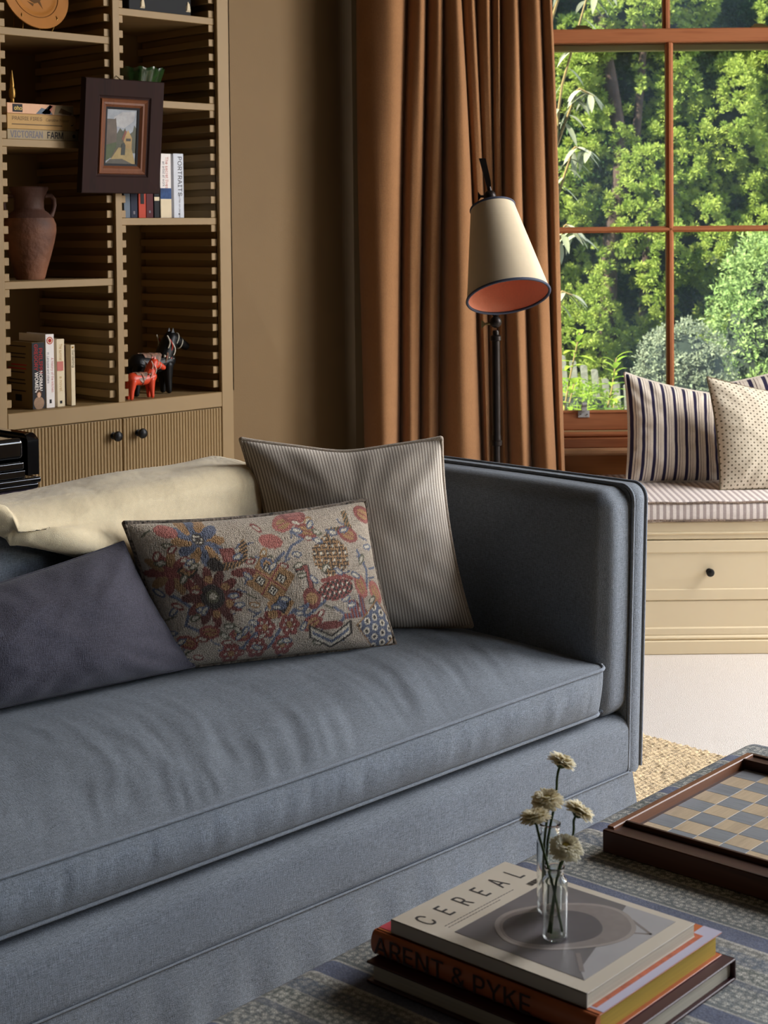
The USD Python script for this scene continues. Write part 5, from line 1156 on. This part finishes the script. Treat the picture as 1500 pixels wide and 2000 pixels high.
pn.add('key_bed', cat_(softbox(.68, 2.140, 3.342, 3.64, .782, .7965, .005, 12), softbox(.68, 2.137, 3.35, 3.64, .768, .7815, .004, 12)), 'piano_black', smooth=True)
pn.add('key_bed_rail', softbox(.68, 2.138, 3.341, 3.40, .757, .7675, .003, 12), flatmat('lacquer_plum', (62, 52, 60), .25), smooth=True)
pn.add('bracket', cat_(hullpts([(2.072, 3.37, .757), (2.125, 3.37, .757), (2.072, 3.60, .757), (2.125, 3.60, .757), (2.075, 3.40, .735), (2.112, 3.40, .735), (2.075, 3.60, .70), (2.105, 3.60, .70)])), 'piano_black')
pn.add('lower_panel', box(.74, 2.06, 3.58, 3.62, .05, .757), 'piano_black')
pn.add('case_end', cat_(box(2.062, 2.10, 3.60, 3.99, 0, .91, .004), box(.70, .74, 3.60, 3.99, 0, .91, .004)), 'piano_black')
pn.add('case_end', (lambda v, f: (np.c_[v[:, 0], v[:, 1], v[:, 2]], f))(*prism([(.72, .90), (2.060, .90), (2.052, .925), (2.040, .945), (2.026, .970), (2.010, 1.005), (1.996, 1.06), (1.99, 1.22), (.72, 1.22)], 'y', 3.66, 3.99)), 'piano_black', smooth=20)
pn.add('top_lid', box(.70, 2.0, 3.64, 4.0, 1.222, 1.245, .005), 'piano_black')

# ------------------------------------------------------------------ garden outside the window
mat('lawn', lin(64, 84, 36), .9, .3, 8.)
mat('bark', lin(56, 40, 32), .9, .3, 20., bump=.6, bscale=40., bstretch=(1, 1, .15))
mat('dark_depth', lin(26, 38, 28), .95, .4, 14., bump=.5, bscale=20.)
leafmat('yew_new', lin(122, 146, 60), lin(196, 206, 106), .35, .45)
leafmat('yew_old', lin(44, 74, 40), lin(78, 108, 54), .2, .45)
leafmat('grey_leaf', lin(140, 148, 118), lin(198, 198, 178), .3, .5)
leafmat('bright_leaf', lin(122, 156, 46), lin(188, 204, 84), .45, .4)
leafmat('soft_leaf', lin(122, 152, 84), lin(182, 200, 136), .35, .5)
leafmat('silver_leaf', lin(112, 124, 100), lin(158, 166, 138), .25, .6)
mat('stem_brown', lin(120, 104, 60), .8)
mat('weathered', lin(122, 124, 112), .9, .2, 30., bump=.3, bscale=60.)
struct('ground', rdbox(-6, 12, WD + .31, 22, -.42, -.30), 'lawn')


def sprig_mesh(seed, shoots, needles, R, up=.5):
    rs = np.random.RandomState(seed); vs, fs = [], []
    for i in range(shoots):
        t = 2 * math.pi * (i + rs.uniform(-.3, .3)) / shoots; el = rs.uniform(-.2, 1.1)
        ax = np.array([math.cos(t) * math.cos(el), math.sin(t) * math.cos(el), math.sin(el) * .8 + up * .2]); ax /= np.linalg.norm(ax)
        L = R * rs.uniform(.7, 1.1); s1 = np.cross(ax, [0, 0, 1.]); s1 /= np.linalg.norm(s1) + 1e-9; s2 = np.cross(ax, s1)
        for k in range(needles):
            p = ax * L * (.25 + .75 * k / needles); a = rs.uniform(0, 6.28) if k % 2 else rs.uniform(0, 6.28)
            d = (math.cos(a) * s1 + math.sin(a) * s2) * .75 + ax * .8; d /= np.linalg.norm(d); w = np.cross(d, ax); w /= np.linalg.norm(w) + 1e-9
            ln, wd = R * .42, R * .085; o = len(vs)
            vs += [p - w * wd * .5, p + d * ln * .55 - w * wd, p + d * ln, p + d * ln * .55 + w * wd]; fs += [[o, o + 1, o + 2, o + 3]]
    return np.array(vs), np.array(fs)


def tuft_mesh(seed, n, R):
    rs = np.random.RandomState(seed); vs, fs = [], []
    for i in range(n):
        z = rs.uniform(-.15, 1); t = rs.uniform(0, 6.28); q = math.sqrt(max(0, 1 - z * z)); d = np.array([q * math.cos(t), q * math.sin(t), z]); L = R * rs.uniform(.75, 1.1)
        w = np.cross(d, rs.normal(0, 1, 3)); w /= np.linalg.norm(w); o = len(vs); wd = R * .085
        vs += [d * L * .25, d * L * .65 - w * wd, d * L, d * L * .65 + w * wd]; fs += [[o, o + 1, o + 2, o + 3]]
    return np.array(vs), np.array(fs)


def scatter(th, name, protos, mats, P, S, seed, tilt=.6, normal=(0, -1, .25), label=None):
    """Uncountable foliage: a PointInstancer of small sprigs."""
    rs = np.random.RandomState(seed); path = numbered(th.path, name)
    pi = UsdGeom.PointInstancer.Define(stage, path); pi.GetPrim().SetCustomDataByKey('kind', 'stuff'); tg = []
    for k, (m, mt) in enumerate(zip(protos, mats)):
        v, f = arr(m); usdkit.mesh(stage, f'{path}/sprig_{k:03d}' if k else f'{path}/sprig', trimesh.Trimesh(v, f, process=False), LOOKS[mt]); tg.append(f'{path}/sprig_{k:03d}' if k else f'{path}/sprig')
    pi.CreatePrototypesRel().SetTargets([Sdf.Path(t) for t in tg])
    n = len(P); nn = np.array(normal, float) + rs.normal(0, tilt, (n, 3)); nn /= np.linalg.norm(nn, axis=1, keepdims=True)
    z = np.array([0, 0, 1.]); ax = np.cross(z, nn); sn = np.linalg.norm(ax, axis=1, keepdims=True); ang = np.arctan2(sn[:, 0], nn[:, 2]); ax /= np.maximum(sn, 1e-9)
    h = ang / 2; sp = rs.uniform(0, math.pi, n)
    q1 = np.c_[np.cos(h), ax * np.sin(h)[:, None]]; q2 = np.c_[np.cos(sp), np.zeros(n), np.zeros(n), np.sin(sp)]
    w = q1[:, 0] * q2[:, 0] - q1[:, 3] * q2[:, 3]; x = q1[:, 1] * q2[:, 0] + q1[:, 2] * q2[:, 3]; y = q1[:, 2] * q2[:, 0] - q1[:, 1] * q2[:, 3]; zq = q1[:, 0] * q2[:, 3] + q1[:, 3] * q2[:, 0]
    pi.CreateProtoIndicesAttr(Vt.IntArray.FromNumpy(rs.randint(0, len(tg), n).astype(np.int32)))
    pi.CreatePositionsAttr(Vt.Vec3fArray.FromNumpy((P - th.base).astype(np.float32)))
    pi.CreateOrientationsAttr(Vt.QuathArray([Gf.Quath(float(a), float(b), float(c), float(d)) for a, b, c, d in np.c_[w, x, y, zq]]))
    pi.CreateScalesAttr(Vt.Vec3fArray.FromNumpy(np.repeat(S[:, None], 3, 1).astype(np.float32)))


yew = Thing('yew_tree', 'large dense yew tree with bright yellow-green new growth filling the window view', 'tree', (1.6, 9.9, -.30), 'rd')
rs = np.random.RandomState(4)
gx, gz = np.meshgrid(np.linspace(-2.2, 5.2, 120), np.linspace(-.32, 6.0, 110), indexing='ij')
gy = 10.1 + .5 * (meshkit.fbm(np.stack([gx * 1.6, gz * 1.6, gx * 0], -1), 4, 3) - .5)
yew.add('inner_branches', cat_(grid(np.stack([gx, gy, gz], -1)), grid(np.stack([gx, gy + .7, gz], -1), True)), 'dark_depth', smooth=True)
for pts, r in (([(1.36, 9.62, -.3), (1.38, 9.60, .6), (1.40, 9.58, 1.3), (1.47, 9.56, 1.75), (1.44, 9.58, 2.1), (1.36, 9.62, 2.6), (1.33, 9.7, 3.5)], .055), ([(1.42, 9.62, 1.4), (1.55, 9.58, 1.8), (1.60, 9.58, 2.4), (1.66, 9.6, 3.2)], .03), ([(1.62, 9.66, -.3), (1.60, 9.62, .9), (1.66, 9.6, 1.7)], .028)):
    yew.add('trunk', tube(np.array([np.interp(np.linspace(0, len(pts) - 1, 30), np.arange(len(pts)), np.array(pts)[:, k]) for k in range(3)]).T, np.linspace(r, r * .7, 30), 12), 'bark', smooth=True)
N0 = 80000
p = np.c_[rs.uniform(-2.0, 5.0, N0), np.zeros(N0), rs.uniform(-.25, 5.8, N0)]
f1 = meshkit.fbm(np.c_[p[:, 0] * 2.3, p[:, 2] * 1.5, np.zeros(N0)], 2, 21); f2 = meshkit.fbm(np.c_[p[:, 0] * 6.0, p[:, 2] * 4.0, np.ones(N0)], 2, 5)
gap = np.exp(-((p[:, 0] - 1.43 - .04 * np.sin(p[:, 2] * 3)) / .10) ** 2) * (p[:, 2] < 2.9) * .07
dens = .55 * f1 + .45 * f2 - gap
p[:, 1] = 9.72 - .50 * (f1 - .3) - .42 * (f2 - .4) + rs.uniform(-.03, .05, N0)
keep = dens > .432
new = p[keep][:27000]
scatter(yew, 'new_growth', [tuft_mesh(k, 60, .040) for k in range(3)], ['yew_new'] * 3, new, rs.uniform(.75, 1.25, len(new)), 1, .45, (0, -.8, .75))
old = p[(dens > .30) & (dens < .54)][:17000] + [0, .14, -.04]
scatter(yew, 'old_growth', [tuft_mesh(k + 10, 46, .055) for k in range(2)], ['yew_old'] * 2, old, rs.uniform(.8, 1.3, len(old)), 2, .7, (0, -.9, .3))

# picket fence with a dip in its line
fence = Thing('picket_fence', 'weathered grey picket fence with a dipping top at the foot of the yew', 'fence', (1.6, 8.3, -.3), 'rd')
for k, r in enumerate(np.arange(.55, 3.0, .0545)):
    top = .525 + .42 * (r - 1.62) ** 2 + (.03 if r < 1.2 else 0); a = .35 * (r - 1.62)
    lo_, hi_ = np.array([r - a * .3, 8.30, -.3]), np.array([r + a * .15, 8.30, top])
    w_ = .0175
    fence.add('picket', hullpts([q + (s * w_, t, 0) for q in (lo_, hi_ - (0, 0, .006)) for s in (-1, 1) for t in (-.007, .007)] + [hi_ + (s * w_ * .6, t, 0) for s in (-1, 1) for t in (-.007, .007)]), 'weathered', smooth=False)
for z in (-.05, .34): fence.add('rail', box(.5, 3.0, 8.31, 8.345, z, z + .05, .004), 'weathered')


def leaf(base, dirn, nrm, L, W, droop=.25, n=6):
    d = np.array(dirn, float); d /= np.linalg.norm(d); u = np.array(nrm, float); u = u - d * u.dot(d); u /= np.linalg.norm(u) + 1e-9; s = np.cross(d, u); rows = []
    for t in np.linspace(0, 1, n):
        w = W * .5 * math.sin(math.pi * min(1, t * .93 + .06)) ** .8 * (1 if t < 1 else .05); c = np.array(base) + d * L * t - np.array([0, 0, 1.]) * droop * L * t * t
        rows.append([c - s * w + u * w * .25, c, c + s * w + u * w * .25])
    return grid(np.array(rows))


def leafy_stem(th, pts, n, L, W, m, seed, spread=1.0, droop=.3, up=.5):
    rs = np.random.RandomState(seed); P = np.array([np.interp(np.linspace(0, len(pts) - 1, 24), np.arange(len(pts)), np.array(pts, float)[:, k]) for k in range(3)]).T
    th.add('stem', tube(P, np.linspace(.006, .003, 24), 7), 'stem_brown', smooth=True)
    for i in range(n):
        t = .22 + .78 * (i + 1) / n; k = min(23, int(t * 23)); a = i * 2.4 + rs.uniform(-.3, .3); tip = t > .85
        d = np.array([math.cos(a) * spread, math.sin(a) * spread * .8, up + (.7 if tip else 0) + rs.uniform(-.15, .15)])
        th.add('leaf', leaf(P[k], d, (0, 0, 1), L * rs.uniform(.8, 1.15) * (.75 if tip else 1), W * rs.uniform(.85, 1.15), droop), m, smooth=True)


near = lambda pts: [(x * 1.058, d * 1.058, 1.4 + (z - 1.4) * 1.058 if z > 0 else z) for x, d, z in pts]
sp_ = Thing('leafy_plant', 'bright green narrow-leaved plant growing against the window at lower left', 'plant', (.85, 6.55, -.3), 'rd')
leafy_stem(sp_, near([(.84, 6.55, -.3), (.88, 6.56, .4), (.935, 6.57, .60), (.965, 6.58, .72), (.985, 6.58, .85)]), 40, .125, .030, 'bright_leaf', 31, 1., .42, .30)
leafy_stem(sp_, near([(.78, 6.6, -.3), (.76, 6.6, .6), (.795, 6.58, .80), (.83, 6.57, .96)]), 26, .120, .032, 'bright_leaf', 32, 1., .42, .30)
leafy_stem(sp_, near([(.80, 6.5, -.3), (.76, 6.5, .4), (.765, 6.5, .62), (.80, 6.5, .77)]), 24, .10, .028, 'bright_leaf', 33, 1., .42, .30)
hy = Thing('leafy_plant', 'pale green broad-leaved plant low behind the narrow-leaved one', 'plant', (1.1, 6.9, -.3), 'rd')
for k, (x, y, z) in enumerate(((1.02, 6.9, .62), (1.12, 6.95, .66), (1.22, 6.92, .60), (1.32, 7.0, .58), (1.08, 6.85, .54))):
    leafy_stem(hy, [(x, y + .05, -.3), (x, y, z * .5), (x, y, z)], 9, .12, .075, 'soft_leaf', 40 + k, 1., .35, .4)
gs = Thing('pale_shrub', 'grey-green shrub with drooping pale leaves beside the curtain edge', 'shrub', (.80, 7.0, -.3), 'rd')
for k, pts in enumerate(([(.72, 7.05, -.3), (.74, 7.0, 1.2), (.80, 6.98, 2.0), (.92, 6.95, 2.42), (1.0, 6.93, 2.46)], [(.72, 7.05, 1.0), (.78, 7.0, 1.75), (.88, 6.97, 2.02), (.95, 6.96, 1.98)], [(.70, 7.05, .8), (.76, 7.0, 1.45), (.86, 6.98, 1.76), (.93, 6.97, 1.74)], [(.70, 7.05, .6), (.74, 7.0, 1.15), (.82, 6.98, 1.42), (.88, 6.97, 1.36)], [(.70, 7.05, 1.5), (.76, 7.0, 2.3), (.86, 6.98, 2.62), (1.02, 6.96, 2.6)], [(.70, 7.05, .3), (.73, 7.0, .8), (.80, 6.98, 1.12), (.85, 6.97, 1.10)])):
    rs_ = np.random.RandomState(60 + k); P = np.array([np.interp(np.linspace(0, len(pts) - 1, 24), np.arange(len(pts)), np.array(pts, float)[:, c]) for c in range(3)]).T
    gs.add('stem', tube(P, np.linspace(.009, .003, 24), 7), 'stem_brown', smooth=True)
    for i in range(17):
        q = P[min(23, 11 + i * 12 // 16)]; a = rs_.uniform(0, 6.28)
        gs.add('leaf', leaf(q, (math.cos(a) * .8, math.sin(a) * .5, -.35 + rs_.uniform(-.3, .3)), (0, -.3, 1), rs_.uniform(.07, .105), .030, .45), 'grey_leaf', smooth=True)
for nm, label, c, R, m, n, sd, sz in (('grey_bush', 'rounded silvery grey bush in front of the yew', (1.55, 8.05, .62), (.24, .2, .27), 'silver_leaf', 420, 71, .035), ('green_bush', 'soft green bush at the right of the view', (2.40, 8.98, .55), (.52, .26, .85), 'soft_leaf', 1500, 72, .055), ('green_bush', 'low yellow-green bush between the fence and the grey bush', (1.00, 8.10, .35), (.24, .12, .22), 'bright_leaf', 260, 73, .04)):
    bsh = Thing(nm, label, 'bush', (c[0], c[1], -.3), 'rd'); rs_ = np.random.RandomState(sd)
    core = trimesh.creation.icosphere(3, 1.); v = np.array(core.vertices) * np.array(R) * .86 + c; v[:, 2] = np.maximum(v[:, 2], -.29); v += .05 * (meshkit.fbm(v * 6, 3, sd)[:, None] - .5)
    bsh.add('inner_branches', (v, core.faces), 'dark_depth', smooth=True)
    d = rs_.normal(0, 1, (n, 3)); d /= np.linalg.norm(d, axis=1, keepdims=True); P = c + d * R * rs_.uniform(.88, 1.1, (n, 1)); P = P[P[:, 2] > -.28]
    scatter(bsh, 'foliage', [sprig_mesh(sd + k, 6, 5, sz) for k in range(2)], [m] * 2, P, rs_.uniform(.8, 1.4, len(P)), sd, .5, (0, -.6, .8))
    bsh.add('stem', tube([(c[0], c[1], -.3), (c[0], c[1], c[2])], .02, 8), 'bark', smooth=True)
